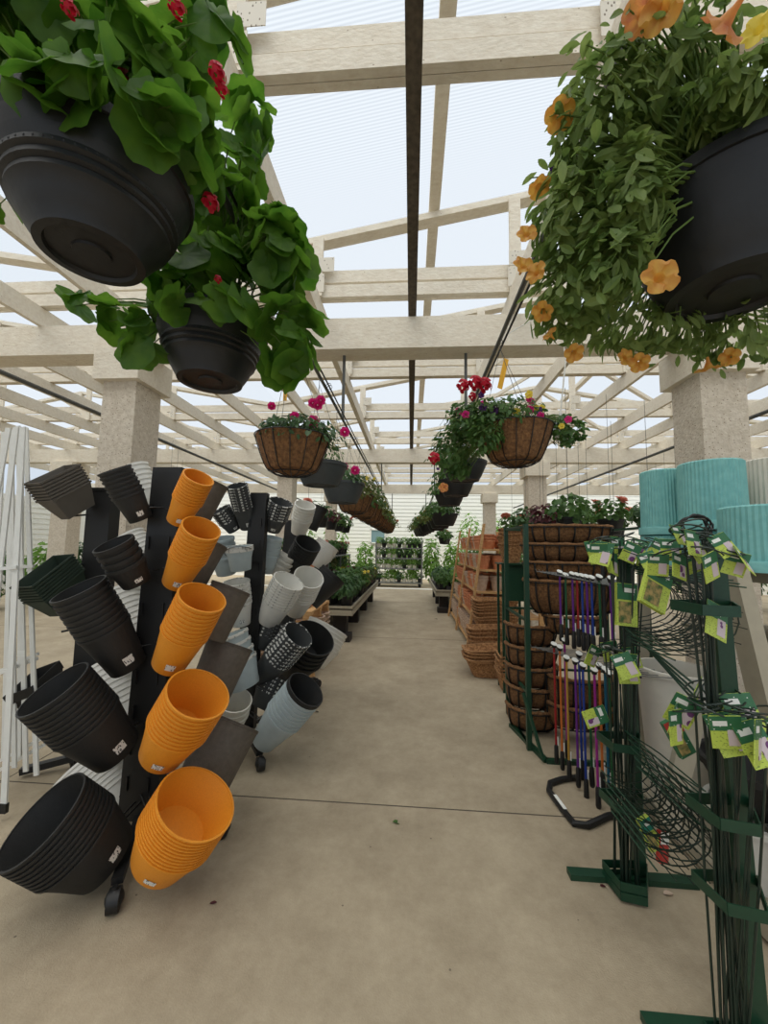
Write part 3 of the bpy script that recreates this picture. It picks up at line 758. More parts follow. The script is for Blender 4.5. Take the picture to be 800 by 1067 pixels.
# ------------------------------------------------------------------ white fan trellises
def trellis(label, slats, bars, Y, w=.024):
    t = empty('trellis', at(slats[0][1][0], slats[0][1][1], Y), label, 'trellis'); o = t.location.copy()
    for (a, b) in slats: MB().bar(at(*a, Y+.1)-o, at(*b, Y)-o, w, .01, up=(1, 0, 0) if False else (0, 1, 0)).build('slat', vinyl, t)
    for (a, b) in bars: MB().bar(at(*a, Y+.05)-o, at(*b, Y+.05)-o, .02, .014, up=(0, 1, 0)).build('crossbar', vinyl, t)
    return t
t = trellis('white vinyl fan trellis standing furthest left, longest slat on the floor', [((24, 445), (4, 842)), ((17, 445), (-28, 836)), ((9, 446), (-60, 830))], [((-24, 595), (18, 591)), ((-34, 705), (12, 698))], 2.12, .036)
tag(MB().box((0, 0, 0), (.04, .02, .05)).build('foot_cap', black, t), 'black end cap')
trellis('white vinyl fan trellis folded narrow behind the leftmost one', [((27, 446), (38, 808)), ((19, 444), (27, 804)), ((12, 448), (15, 800))], [((3, 592), (35, 590)), ((-4, 703), (39, 686)), ((-10, 808), (46, 776))], 2.3, .03)
trellis('white vinyl fan trellis with sticker, hindmost of the folded ones', [((23, 450), (20, 790)), ((13, 448), (4, 790)), ((4, 450), (-14, 790))], [((-2, 700), (40, 681)), ((-10, 798), (46, 768))], 2.42, .03)
o = MB().box(at(22, 681, 2.27), (.05, .002, .035)).build('hang_tag', whitec); tag(o, 'small white tag stuck on the trellis slats', 'tag')

# ------------------------------------------------------------------ right: stake racks
def tagcard(parent, p, yaw, s=1, tilt=0, root=V((0, 0, 0)), roll=0):
    """three-tone printed card hanging from p"""
    M = Matrix.Translation(V(p)-root) @ Matrix.Rotation(yaw, 4, 'Z') @ Matrix.Rotation(tilt, 4, 'X') @ Matrix.Rotation(roll, 4, 'Y')
    def q(name, x0, x1, z0, z1, d, m, par):
        mb = MB(); vs = [M @ V((x, yy, z)) for yy in (-d, d) for x, z in ((x0, z0), (x1, z0), (x1, z1), (x0, z1))]
        mb.add(vs, [(0, 1, 2, 3), (7, 6, 5, 4), (0, 4, 5, 1), (1, 5, 6, 2), (2, 6, 7, 3), (3, 7, 4, 0)]); return mb.build(name, m, par)
    w = .055*s; h = .145*s
    c = q('care_card', -w, w, -h, 0, .0012, limec, parent); c['label'] = 'lime and green care card'
    q('header', -w, w, -h*.45, -.001, .0018, greenc, c)
    q('picture', w*.05, w*.8, -h*.9, -h*.42, .0024, photoc, c)
    q('logo_bar', -w*.8, w*.1, -h*.3, -h*.15, .0024, whitec, c)
def stake(label, grp, foot, top, r=.004, hoop=.05, cards=1, s=1, seed=0, yaw=None):
    rnd = random.Random(seed)
    foot = V(foot); top = V(top)
    t = empty('plant_support', foot, label, 'plant support', grp)
    d = (top-foot)
    MB().tube([V((0, 0, 0)), d*.5+V((rnd.uniform(-.008, .008), 0, 0)), d], r, 5).build('rod', stakem, t)
    a = rnd.uniform(0, 2*PI) if yaw is None else yaw
    c = d+V((hoop*math.cos(a), hoop*math.sin(a), .005))
    MB().tube([c+V((hoop*math.cos(u), hoop*math.sin(u), .02*math.sin(u+a))) for u in [2*PI*k/16 for k in range(15)]], r*.75, 4).build('hoop', stakem, t)
    for i in range(cards):
        p = foot+c+V((hoop*math.cos(a)*rnd.uniform(.2, .9), hoop*math.sin(a), 0))
        tagcard(t, p, rnd.uniform(-.7, .9), s*rnd.uniform(.8, 1.05), rnd.uniform(-.5, .3), foot, rnd.uniform(-.5, .5))
    return t
def stake_rack(label, Y, basex, footx0, footx1, topp, bands, tray):
    t = empty('stake_rack', (basex, Y, 0), label, 'display rack'); o = V((basex, Y, 0))
    T = topp-o
    MB().b2((footx0-basex, -.03, 0), (footx1-basex, .02, .026)).build('foot_bar', green, t)
    MB().bar((0, 0, .03), T, .055, .03, up=(0, 1, 0)).build('post', green, t)
    for z in bands+[.012]:
        f = z/T.z; c = V((T.x*f, 0, z))
        mb = MB(); hh = .035
        pts = [c+V((.03, -.015, 0)), c+V((-.05, -.15, 0)), c+V((-.15, -.13, 0)), c+V((-.17, -.01, 0)), c+V((-.02, -.0, 0))]
        for p, q in zip(pts, pts[1:]): mb.bar(p+V((0, 0, hh/2)), q+V((0, 0, hh/2)), hh, .004, up=(0, 0, 1) if False else ((q-p).cross(V((0, 0, 1)))))
        if z == .012: mb.add([p+V((0, 0, .0)) for p in pts]+[p+V((0, 0, .004)) for p in pts], [(4, 3, 2, 1, 0), (5, 6, 7, 8, 9)])
        mb.build('band' if z != .012 else 'tray', green, t)
    return t
YA = 1.46
Atop = at(743, 562, YA)
zb = [at(760, 945, YA-.1).z, at(755, 855, YA-.1).z, at(700, 625, YA).z]
stake_rack('green steel stake rack nearest on the right, foot bar on the floor', YA, 1.125, .775, 1.5, Atop, [zb[0], zb[1]-.01, at(735, 640, YA-.1).z], True)
def line(basex, Y, T, z): return basex+(T.x-basex)*z/T.z
rnd = random.Random(9)
for i in range(13):
    fx = 1.125-.075-rnd.uniform(0, .07); fy = YA-.02-rnd.uniform(0, .05)
    tx = Atop.x-.055-rnd.uniform(0, .07); ty = YA-.02-rnd.uniform(0, .06)
    stake('tall green plant support stake with tagged hoop in the nearest stake rack', 'tall stakes in the nearest rack', (fx, fy, .02), (tx, ty, Atop.z-.0+rnd.uniform(-.06, .05)), cards=1, seed=100+i, hoop=.05, s=.62)
for i in range(12):
    fx = 1.125-.07-rnd.uniform(0, .075); fy = YA-.02-rnd.uniform(0, .05); z = at(750, 742, YA-.1).z+rnd.uniform(-.03, .03)
    tx = line(1.125, YA, Atop, z)-.05-rnd.uniform(-.07, .11); ty = YA-.04-rnd.uniform(0, .10)
    stake('short green plant support stake with tagged hoop in the nearest stake rack', 'short stakes in the nearest rack', (fx, fy, .02), (tx, ty, z), cards=1 if i % 3 else 1, seed=130+i, hoop=.055, s=.82)
_c = at(722, 548, 1.5)
t = empty('wire_coil', _c, 'black coil of plant ties looped over the tallest stakes', 'wire coil')
for k in range(5):
    MB().tube([(.05*math.cos(u)+.004*k, -.012+.006*k+.02*math.sin(u*2+k), .042*math.sin(u)-.002*k) for u in [2*PI*j/20 for j in range(20)]], .0035, 5, closed=True).build('loop', hosem, t, True)
t = empty('care_tag', at(748, 636, 1.38), 'single green and lime care card dangling halfway up the nearest stake rack', 'tag'); tagcard(t, t.location+V((0, 0, .02)), .35, .8, -.2, t.location, .45)
YB = 2.04; Btop = at(648, 572, YB)
stake_rack('green steel stake rack behind the nearest one, foot bar on the floor', YB, 1.09, .765, 1.34, Btop, [at(665, 912, YB).z+.03, at(660, 830, YB).z, at(655, 770, YB).z], True)
for i in range(11):
    fx = 1.09-.04-rnd.uniform(0, .10); fy = YB-.035-rnd.uniform(0, .085)
    tx = Btop.x-.0-rnd.uniform(-.08, .10); ty = YB-.04-rnd.uniform(0, .08)
    stake('green plant support stake with tagged hoop in the second stake rack', 'tall stakes in the second rack', (fx, fy, .02), (tx, ty, Btop.z+rnd.uniform(-.03, .06)), cards=1, seed=160+i, hoop=.05, s=.8)
for i in range(6):
    fx = 1.09-.04-rnd.uniform(0, .10); fy = YB-.035-rnd.uniform(0, .085); z = at(620, 672, YB).z+rnd.uniform(-.02, .02)
    stake('short green plant support stake with tagged hoop in the second stake rack', 'short stakes in the second rack', (fx, fy, .02), (at(628, 672, YB).x+rnd.uniform(-.05, .07), YB-.08, z), cards=1, seed=180+i, hoop=.05, s=.8)
t = empty('care_tag', at(632, 752, 1.98), 'small lime care card dangling low on the second stake rack', 'tag'); tagcard(t, t.location+V((0, 0, .04)), 0, .75, 0, t.location, 1.2)

# wire troughs hung between the stake racks
def wire_trough(label, grp, c, R, Lh, yaw, tilt, extra=None, n=9):
    M = Matrix.Translation(V(c)) @ Matrix.Rotation(yaw, 4, 'Z') @ Matrix.Rotation(tilt, 4, 'X')
    t = empty('wire_trough', label=label, cat='wire planter', group=grp, M=M)
    mb = MB()
    for i in range(n):
        x = -Lh+2*Lh*i/(n-1); e = (1-.12*(abs(x)/Lh)**4)
        mb.tube([(x, -R*e*math.sin(u)*1.0, -R*1.15*e*(1-math.cos(u))*.5*2 if False else -R*1.2*e*math.sin(u/2)*math.sin(u/2)) if False else (x, -R*e*math.sin(u), -R*1.25*e*(1-math.cos(u))/2) for u in [PI*k/10 for k in range(11)]], .0026, 4)
    for k in range(1, 8):
        u = PI*k/8; mb.tube([(x, -R*math.sin(u), -R*1.25*(1-math.cos(u))/2) for x in (-Lh, -Lh*.5, 0, Lh*.5, Lh)], .0022, 4)
    mb.build('wire_cage', stakem, t)
    MB().tube([(-Lh, 0, 0), (-Lh, -R*.8, .0), (-Lh*.9, -R, 0), (Lh*.9, -R, 0), (Lh, -R*.8, 0), (Lh, 0, 0)], .003, 6, closed=True).build('top_frame', green, t)
    MB().tube([(-Lh, 0, -R*1.25), (Lh, 0, -R*1.25)], .003, 6).build('back_rail', green, t)
    return t
cc = at(688, 822, 1.62)
for i in range(5):
    wire_trough('green wire hay trough in the lower cluster between the stake racks', 'lower wire troughs', cc+V((.012*i, .045*i, .016*i)), .17, .15, PI/2, .55, n=5)
cc = at(684, 600, 1.74)
for i in range(5):
    wire_trough('green wire hay trough in the upper cluster between the stake racks', 'upper wire troughs', cc+V((.012*i, .045*i, .010*i)), .25, .15, PI/2, .12, n=5)
for i in range(4):   # slanting arms the troughs and bundles hang on
    p = at(652+i*4, 655+i*3, 1.95); q = at(722+i*3, 712+i*9, 1.66)
    o = MB().tube([p, q], .0045, 6).build('support_rod', green); tag(o, 'green steel rod slanting down between the two stake racks', 'rod', 'slanting rods between the stake racks')
def pack(label, c, w, h, yaw, tilt, roll=0, m1=greenc, m2=limec, m3=photog):
    M = Matrix.Translation(V(c)) @ Matrix.Rotation(yaw, 4, 'Z') @ Matrix.Rotation(roll, 4, 'Y') @ Matrix.Rotation(tilt, 4, 'X')
    t = empty('liner_pack', label=label, cat='packet', M=M)
    MB().box((0, 0, 0), (w, .02, h)).build('wrap', m2, t)
    MB().box((0, -.0102, h*.3), (w*.98, .002, h*.38)).build('header', m1, t)
    MB().box((-w*.12, -.0106, -h*.18), (w*.6, .002, h*.5)).build('picture', m3, t)
    MB().box((w*.1, -.0122, h*.34), (w*.5, .001, h*.1)).build('logo_bar', whitec, t)
pack('green and yellow liner packet tilted on the upper wire troughs', at(683, 612, 1.74), .125, .19, .2, -.2, .5)
pack('yellow and green packet with garden photo left of the tilted one', at(652, 630, 1.95), .10, .2, .1, -.1, .1)
pack('narrow photo packet hanging behind the middle tags', at(706, 768, 1.55), .06, .13, .1, -.1, -.45, m1=redc, m2=greenc)
pack('seed-style packet with teal top in the lower wire troughs', at(676, 868, 1.72), .05, .12, .2, -.1, -.4, m1=teal)
pack('red and white packet in the lower wire troughs', at(690, 882, 1.72), .04, .11, .3, -.1, .2, m1=whitec, m2=redc, m3=redc)

# ------------------------------------------------------------------ coloured tools on black wire rack
t = empty('tool_rack', fl(640, 850), 'black tubular floor rack with loop foot holding the coloured tools', 'display rack'); o = t.location.copy()
pts = [fl(660, 846, .02), fl(634, 850, .02), fl(612, 860, .02), fl(598, 858, .02), fl(585, 842, .02), fl(572, 824, .02), fl(573, 816, .02), fl(585, 812, .02), fl(615, 808, .02)]
MB().tube([p-o for p in pts], .018, 8).build('loop_foot', black, t, True)
tag(MB().bar(fl(578, 828, .040)-o, fl(589, 843, .040)-o, .02, .002).build('foot_sticker', whitec, t), 'white sticker on the loop foot')
up = at(662, 846, 2.46)
MB().tube([V((up.x+.05, 2.5, 0))-o, V((up.x+.05, 2.5, 1.5))-o], .015, 8).build('upright', black, t)
MB().tube([V((up.x+.05, 2.85, 0))-o, V((up.x+.05, 2.85, 1.5))-o], .015, 8).build('upright', black, t)
def rail(a, b, n, m=alu, to=V((.28, 0, 0))):
    MB().tube([a-o, b-o], .006, 6).build('rail', black, t)
    for i in range(n):
        p = a.lerp(b, i/(n-1)); MB().tube([p+to-o, p-o+V((-.05, 0, .01)), p-o+V((-.06, 0, .03))], .003, 5).build('peg', m, t)
def tool(label, px, py, Y, py2, c, grp):
    p = at(px, py, Y); q = at(px+1, py2, Y)
    t = empty('garden_tool', (p.x, p.y, q.z), label, 'garden tool', grp)
    H_ = p.z-q.z
    MB().tube([(0, 0, .10), (0, 0, H_-.012)], .008, 8).build('shaft', POLE[c], t, True)
    MB().tube([(0, 0, 0), (0, 0, .012), (0, 0, .11), (0, 0, .125)], [.012, .016, .014, .010], 10).build('grip', black, t, True)
    MB().tube([(0, 0, H_-.02), (0, -.0, H_+.004)], [.014, .02], 10).build('collar', black, t, True)
    M = Matrix.Translation(V((-.004, -.012, H_+.012))) @ Matrix.Rotation(.8, 4, 'X') @ Matrix.Rotation(.3, 4, 'Y')
    mb = MB(); n = 16
    mb.v = [tuple(M @ V((.024*math.cos(2*PI*k/n), .016*math.sin(2*PI*k/n), z))) for z in (-.002, .002) for k in range(n)]
    mb.f = [tuple(range(n))[::-1], tuple(range(n, 2*n))]+[(k, (k+1) % n, n+(k+1) % n, n+k) for k in range(n)]
    mb.build('oval_tag', whitec, t)
    MB().box((.011, -.004, .15), (.008, .002, .06)).build('barcode_strip', whitec, t)
UP = [(583, 597, 3.0, 668, 'purple'), (589, 600, 2.95, 672, 'green'), (596, 599, 2.9, 676, 'purple'), (601, 600, 2.85, 674, 'red'), (606, 601, 2.8, 678, 'blue'), (611, 602, 2.72, 680, 'purple'), (616, 603, 2.68, 682, 'blue'), (624, 602, 2.6, 684, 'green'), (636, 604, 2.5, 690, 'purple')]
nm = ['leftmost', 'second', 'third', 'fourth', 'fifth', 'sixth', 'seventh', 'eighth', 'ninth', 'tenth', 'eleventh', 'twelfth', 'thirteenth', 'fourteenth']
for i, (px, py, Y, p2, c) in enumerate(UP): tool(f'{c} shafted garden tool with black grip, {nm[i]} from the left in the upper row', px, py, Y, p2, c, 'upper row of coloured tools')
LO = [(577, 672, 2.95, 795, 'red'), (583, 675, 2.9, 802, 'orange'), (588, 668, 2.98, 790, 'magenta'), (590, 686, 2.8, 812, 'gold'), (599, 689, 2.72, 820, 'purple'), (603, 682, 2.78, 812, 'blue'), (607, 694, 2.65, 833, 'blue'), (613, 688, 2.68, 820, 'green'), (619, 699, 2.55, 842, 'magenta'), (624, 694, 2.6, 826, 'orange'), (634, 702, 2.46, 846, 'green'), (630, 698, 2.5, 838, 'teal'), (651, 700, 2.42, 848, 'purple'), (661, 702, 2.38, 850, 'red')]
for i, (px, py, Y, p2, c) in enumerate(LO): tool(f'{c} shafted garden tool with black grip, {nm[i]} from the left in the lower row', px, py, Y, p2, c, 'lower row of coloured tools')
rail(at(566, 597, 3.15), at(648, 613, 2.45), 18)
rail(at(561, 676, 3.1), at(668, 706, 2.38), 16)

# ------------------------------------------------------------------ green shelf of coco troughs
def coco_trough(label, grp, c, W, h, d, m=coco, wire=True, n=7, yaw=0, lip=True):
    """half-round wall trough: flat back, bowed front, facing -Y"""
    t = empty('coco_trough', c, label, 'coco planter', grp, rz=yaw)
    mb = MB(); K = 20; J = 6
    def pt(u, v, s=1):     # u 0..1 across, v 0..1 down
        a = PI*u; e = math.sqrt(max(0, 1-(v*.97)**2.4))
        x = -W/2*math.cos(a)*(.35*e+.65)*s; y = -d*math.sin(a)**.7*(.25+.75*e)*s
        return V((x, y, -h*v))
    for v in range(J+1):
        for u in range(K+1): mb.v.append(tuple(pt(u/K, v/J)))
    for v in range(J):
        for u in range(K):
            a = v*(K+1)+u; mb.f.append((a, a+1, a+K+2, a+K+1))
    o2 = len(mb.v)
    for v in range(J+1):
        for u in range(K+1): p = pt(u/K, v/J, .93); p.z = min(p.z+.01, 0); mb.v.append(tuple(p))
    for v in range(J):
        for u in range(K):
            a = o2+v*(K+1)+u; mb.f.append((a, a+K+1, a+K+2, a+1))
    for u in range(K): mb.f.append((u, o2+u, o2+u+1, u+1))
    mb.f.append(tuple(J*(K+1)+u for u in range(K+1)))
    mb.build('coco_liner', m, t, True)
    if lip: MB().tube([pt(k/K, 0)+V((0, 0, .004)) for k in range(K+1)], [.016+.005*math.sin(k*2.3+W*31+c[2]*17) for k in range(K+1)], 7).build('rolled_rim', m, t, True)
    if wire:
        w = MB()
        for i in range(n):
            u = .08+.84*i/(n-1); w.tube([pt(u, v/6)*1.03+V((0, -.004, 0)) for v in range(7)], .0075, 5)
        for v in (.04, .97): w.tube([pt(k/K, v)*1.03+V((0, -.004, 0)) for k in range(K+1)], .006, 5)
        w.build('wire_frame', blackm, t)
    return t
SX0, SX1 = .955, 1.8
for i, (py, hh, Y, w) in enumerate(((549, .165, 3.45, 'topmost'), (568, .165, 3.45, 'second from the top'), (587, .165, 3.4, 'third from the top'), (606, .27, 3.38, 'fourth from the top, deepest'))):
    z = at(590, py, Y).z
    coco_trough(f'black wire trough lined with coconut fibre, {w} on the green shelf', 'wide coco troughs', (1.37, Y+.1, z), .76, hh, .22, n=9)
coco_trough('small shallow coco trough below the four wide ones', None, (at(605, 645, 3.3).x, 3.45, at(605, 644, 3.35).z), .5, .14, .15)
for i, py in enumerate((655, 678, 700, 722, 745)):
    z = at(540, py, 3.35).z
    coco_trough(f'tall coco lined wire trough at the shelf end, number {["one, topmost", "two", "three", "four", "five, lowest"][i]} down', 'coco troughs at the shelf end', (at(556, 700, 3.5).x, 3.62, z), .42, min(.185, z-.01), .24, n=6)
for i, py in enumerate((708, 738)):
    coco_trough(['round coco basket low behind the coloured tools, upper one', 'round coco basket low behind the coloured tools, lower one'][i], None, (at(610, 720, 3.3).x, 3.5, at(610, py, 3.3).z), .55, .3 if i == 0 else .2, .28, n=7)
t = empty('trough_shelving', (.93, 3.3, 0), 'green steel shelving holding the coco troughs', 'shelf')
zt = at(544, 546, 3.22).z
o = V((.93, 3.3, 0))
for x, y in ((.93, 3.2), (.93, 3.85), (1.85, 3.2), (1.85, 3.85)): MB().b2((x-o.x-.018, y-o.y-.018, 0), (x-o.x+.018, y-o.y+.018, zt)).build('upright', green, t)
for z in (.02, .42, .98, zt-.02):
    for a, b in (((0, -.1, z), (0, .55, z)), ((0, .55, z), (.92, .55, z)), ((.92, -.1, z), (.92, .55, z))): MB().bar(a, b, .02, .02).build('rail', green, t)
q0 = fl(532, 757); q1 = fl(569, 795)
MB().bar(q0-o+V((0, 0, .015)), q1-o+V((0, 0, .015)), .035, .03).build('foot', green, t)
MB().bar(q1-o+V((0, 0, .015)), q1-o+V((.55, .0, .015)), .035, .03).build('foot', green, t)
MB().bar(at(545, 722, 3.2)-o, fl(566, 792, .03)-o, .02, .02).build('brace', green, t)
# loose liners
def liner_bowl(label, grp, c, W, D, h, yaw=0, m=cocoL, flare=1.25):
    mb = MB(); n = 24
    def ring(s, z, t=0):
        out = []
        for k in range(n):
            a = 2*PI*k/n; ca, sa = math.cos(a), math.sin(a)
            sx = math.copysign(abs(ca)**.5, ca); sy = math.copysign(abs(sa)**.5, sa)
            out.append((sx*(W/2*s-t), sy*(D/2*s-t), z+.01*math.sin(3*a+W*40)*(z/h)))
        return out
    rs = [ring(.68, 0), ring(.78, h*.3), ring(.97, h-.02), ring(1.06, h-.016), ring(1.06, h), ring(.95, h, .0), ring(.74, h*.25, .012), ring(.66, .014, .02)]
    for r in rs: mb.v += r
    for i in range(7):
        for k in range(n): mb.f.append((i*n+k, i*n+(k+1) % n, (i+1)*n+(k+1) % n, (i+1)*n+k))
    mb.f += [tuple(range(n))[::-1], tuple(7*n+k for k in range(n))]
    o = mb.build('coco_liner', m, None, True); o.location = c; o.rotation_euler = (random.uniform(-.04, .04), random.uniform(-.04, .04), yaw)
    return tag(o, label, 'coco liner', grp)
def liner_pile(where, c, W, D, h, n, sp, yaw=0):
    for i in range(n):
        liner_bowl('loose coconut fibre liner '+('at the bottom of ' if i == 0 else 'on top of ' if i == n-1 else 'in the middle of ')+where, 'coco liners of '+where, V(c)+V((random.uniform(-.01, .01), random.uniform(-.01, .01), sp*i)), W, D, h, yaw+random.uniform(-.06, .06))
liner_pile('the front pile on the floor', (.96, 4.95, 0), .58, .36, .2, 5, .034)
liner_pile('the pile right of the front one', (1.12, 4.5, 0), .3, .3, .22, 6, .032)
liner_pile('the second pile behind the front one', (1.08, 5.35, 0), .6, .36, .26, 6, .05)
p = V((1.22, 5.0, 0)); p.y = 5.78
o = tag(MB().b2((-.34, -.2, 0), (.34, .18, .3)).build('liner_crate', pine), 'wooden crate carrying the upper pile of coco liners', 'crate'); o.location = p
liner_pile('the upper pile on the wooden crate', p+V((0, 0, .305)), .62, .38, .25, 7, .045, .1)
liner_pile('the small stack on the green stand', at(528, 612, 4.5)+V((.05, 0, .28)), .25, .25, .22, 5, .04)
pz = at(528, 612, 4.5)+V((.05, 0, .28))
t = empty('liner_stand', (pz.x, pz.y, 0), 'green steel stand under the small stack of coco liners', 'stand')
for x in (-.12, .12): MB().b2((x-.012, -.13, 0), (x+.012, -.106, pz.z-.01)).build('leg', green, t); MB().b2((x-.012, .106, 0), (x+.012, .13, pz.z-.01)).build('leg', green, t)
MB().b2((-.15, -.15, pz.z-.02), (.15, .15, pz.z-.004)).build('top_plate', green, t)
MB().b2((-.118, -.10, pz.z-.42), (.12, -.09, pz.z-.02)).build('panel', green, t)

# ------------------------------------------------------------------ terracotta shelving (right)
def terra_mesh(R, h, m, seg=16, name='terracotta_pot'):
    return MB().lathe([(0, 0), (R*.62, 0), (R*.9, h*.84), (R, h*.84), (R, h), (R*.92, h), (R*.6, .012), (0, .012)], seg).mesh(name, m, True)
TM = [(terra_mesh(.10, .17, terra), .17, .10), (terra_mesh(.09, .15, terrag), .15, .09), (terra_mesh(.12, .14, terra), .14, .12), (terra_mesh(.11, .19, terrag), .19, .11), (terra_mesh(.07, .13, terra), .13, .07)]
t = empty('pot_shelving', (.9, 6.1, 0), 'slanted pine shelving stacked with terracotta pots along the right of the aisle', 'shelf'); o = V((.9, 6.1, 0))
SH = [.10, .50, .88, 1.22, 1.54, 1.84]
YT0, YT1 = 6.1, 9.0
def front(z): return .90+.26*z/1.84
for i, z in enumerate(SH[:-1]):
    MB().b2((front(z)-o.x, YT0-o.y, z-.03), (2.0-o.x, YT1-o.y, z)).build('shelf_board', pine, t)
for i in range(3):
    y = YT0+(YT1-YT0)*i/2
    MB().bar((front(0)-.03-o.x, y-o.y, 0), (front(1.9)-.03-o.x, y-o.y, 1.93), .09, .03, up=(1, 0, 0)).build('upright', pine, t)
    MB().b2((1.95-o.x, y-.03-o.y, 0), (2.02-o.x, y+.03-o.y, 1.93)).build('back_upright', pine, t)
rnd = random.Random(3)
SN = ['bottom shelf', 'second shelf', 'middle shelf', 'fourth shelf', 'top shelf']
for si, z in enumerate(SH[:-1]):
    y = YT0+.17
    room = SH[si+1]-z-.06
    while y < YT1-.1:
        me, h, R = TM[rnd.randrange(5) if si else rnd.choice((1, 3, 0))]
        if si == 0 and y < 7.2: me, h, R = TM[1]
        n = max(2, min(7, int((room-h)/.046)+1))
        for k, rw in [(k, rw) for rw in range(3 if y < 6.9 else 1) for k in range(n)]:
            ob = link('terracotta_pot', me); ob.location = (front(z)+R*.85+rw*(R*2+.02)+rnd.uniform(0, .01), y, z+k*.046)
            tag(ob, ('orange ' if me.materials[0] == terra else 'pale weathered ')+'terracotta pot nested on the '+SN[si]+' of the pine shelving', 'flower pot', ('orange ' if me.materials[0] == terra else 'pale ')+'terracotta pots on the '+SN[si])
        y += R*2+.012
# wide terracotta on pallet behind rack 3 (left)
def pallet(label, c, L=1.0, W=.8, yaw=0, H=.14):
    t = empty('pallet', c, label, 'pallet', rz=yaw)
    for i in range(6):
        x = -W/2+.05+i*(W-.1)/5; MB().b2((x-.045, -L/2, H-.02), (x+.045, L/2, H)).build('deck_board', pine, t)
    for y in (-L/2+.04, 0, L/2-.04):
        for x in (-W/2+.06, 0, W/2-.06): MB().b2((x-.05, y-.04, .02), (x+.05, y+.04, H-.04)).build('block', pine, t)
        MB().b2((-W/2, y-.04, H-.04), (W/2, y+.04, H-.02)).build('stringer', pine, t); MB().b2((-W/2, y-.04, 0), (W/2, y+.04, .02)).build('skid', pine, t)
    return t
pallet('pine pallet on the floor beyond the planter racks', (-1.55, 5.1, 0), 1.0, .85)
pallet('pine pallet laid over the stacked saucers beyond the planter racks', (-1.62, 5.1, .62), 1.0, .9)
sm = MB().lathe([(0, 0), (.11, 0), (.145, .05), (.15, .05), (.15, .062), (.13, .062), (.10, .014), (0, .014)], 20).mesh('terracotta_saucer', terrag, True)
for x in (-1.27, -1.58, -1.86):
    for y in (4.78, 5.1, 5.42):
        for k in range(8):
            ob = link('terracotta_saucer', sm); ob.location = (x, y, .14+k*.06); tag(ob, 'pale terracotta saucer stacked between the two pine pallets', 'saucer', 'terracotta saucers between the pallets')
for x in (-1.3, -1.55):
    for y in (5.1, 5.4):
        me, h, R = TM[0]
        for k in range(7):
            ob = link('terracotta_pot', me); ob.location = (x, y, .76+k*.07); tag(ob, 'orange terracotta pot in a tall stack on the upper pallet', 'flower pot', 'terracotta pots on the upper pallet')

# ------------------------------------------------------------------ bench with plants
def bench(label, x0, x1, y0, y1, z, fas=.15):
    t = empty('plant_bench', ((x0+x1)/2, y0, 0), label, 'bench'); ox = (x0+x1)/2
    MB().b2((x0-ox, 0, z-.06), (x1-ox, y1-y0, z-.04)).build('bench_top', dark, t)
    for a, b in (((x0, 0), (x1, .03)), ((x0, y1-y0-.03), (x1, y1-y0)), ((x0, 0.03), (x0+.03, y1-y0-.03)), ((x1-.03, .03), (x1, y1-y0-.03))):
        MB().b2((a[0]-ox, a[1], z-fas), (b[0]-ox, b[1], z)).build('fascia_board', beige, t)
    n = max(2, int((y1-y0)/1.6)+1)
    for i in range(n):
        y = .2+(y1-y0-.55)*i/(n-1)
        for x in (x0+.1, x1-.35): MB().b2((x-ox, y, 0), (x-ox+.22, y+.22, z-.07)).build('block_leg', dark, t)
    MB().b2((x0-ox+.05, .06, 0), (x1-ox-.04, .3, .12)).build('base_block', dark, t)
bench('beige edged plant bench on the left beyond the pallets', -2.45, -.93, 6.25, 11.2, .58)
bench('beige edged plant bench on the right beyond the terracotta shelving', .60, 2.2, 9.3, 12.6, .55)
def plant_proto(name, kind, m, hh, R, s, n, potm=hangpot, fk=None, seed=0, pot=True):
    t = empty(name)
    if pot: MB().lathe([(0, 0), (R*.72, 0), (R, R*1.5), (R*1.05, R*1.5), (R*1.05, R*1.7), (R*.95, R*1.7), (R*.9, R*1.5), (0, R*1.5)], 14).build('pot', potm, t, True)
    lf, _ = foliage([((0, 0, R*1.5+hh*.45), (R*1.75, R*1.75, hh*.7), int(n*1.6))], s, 'oval', seed, stems=False, w=.55)
    lf.build('foliage', m, t, True)
    if fk:
        rnd = random.Random(seed)
        mbf = None
        for i in range(4):
            a = rnd.uniform(0, 2*PI); flower(fk, t, V((R*1.3*math.cos(a), R*1.3*math.sin(a), R*1.6+hh*.9)), (rnd.uniform(-.4, .4), -.8, .6), 1.3)
    return t
PR = []
specs = [('potted_plant', darkl, .22, .09, .07, 90, None, 'dark leafy plant'), ('potted_plant', pet2, .22, .09, .07, 90, None, 'mid green leafy plant'), ('potted_plant', fresh, .24, .09, .06, 100, None, 'fresh light green plant'), ('potted_plant', burg, .2, .09, .06, 90, None, 'burgundy leaved plant'), ('potted_plant', olive, .2, .09, .06, 90, 'yellow', 'olive green plant with yellow blooms'), ('potted_plant', pet2, .2, .09, .06, 90, 'peach', 'green plant with peach blooms')]
used = [False]*6
for i, (nme, m, hh, R, s, n, fk, lb) in enumerate(specs): PR.append(plant_proto(nme, 'oval', m, hh, R, s, n, [hangpot, creampot][i == 2], fk, 300+i))
def put(i, loc, where, sc_=1, cat='potted plant'):
    if used[i]: o = tree(PR[i])
    else: o = PR[i]; used[i] = True
    o.location = loc; o.rotation_euler = (0, 0, random.uniform(0, 6.28)); o.scale = (sc_,)*3
    lb = specs[i][-1]+' '+where
    tag(o, lb, cat, lb)
rnd = random.Random(77)
y = 6.42
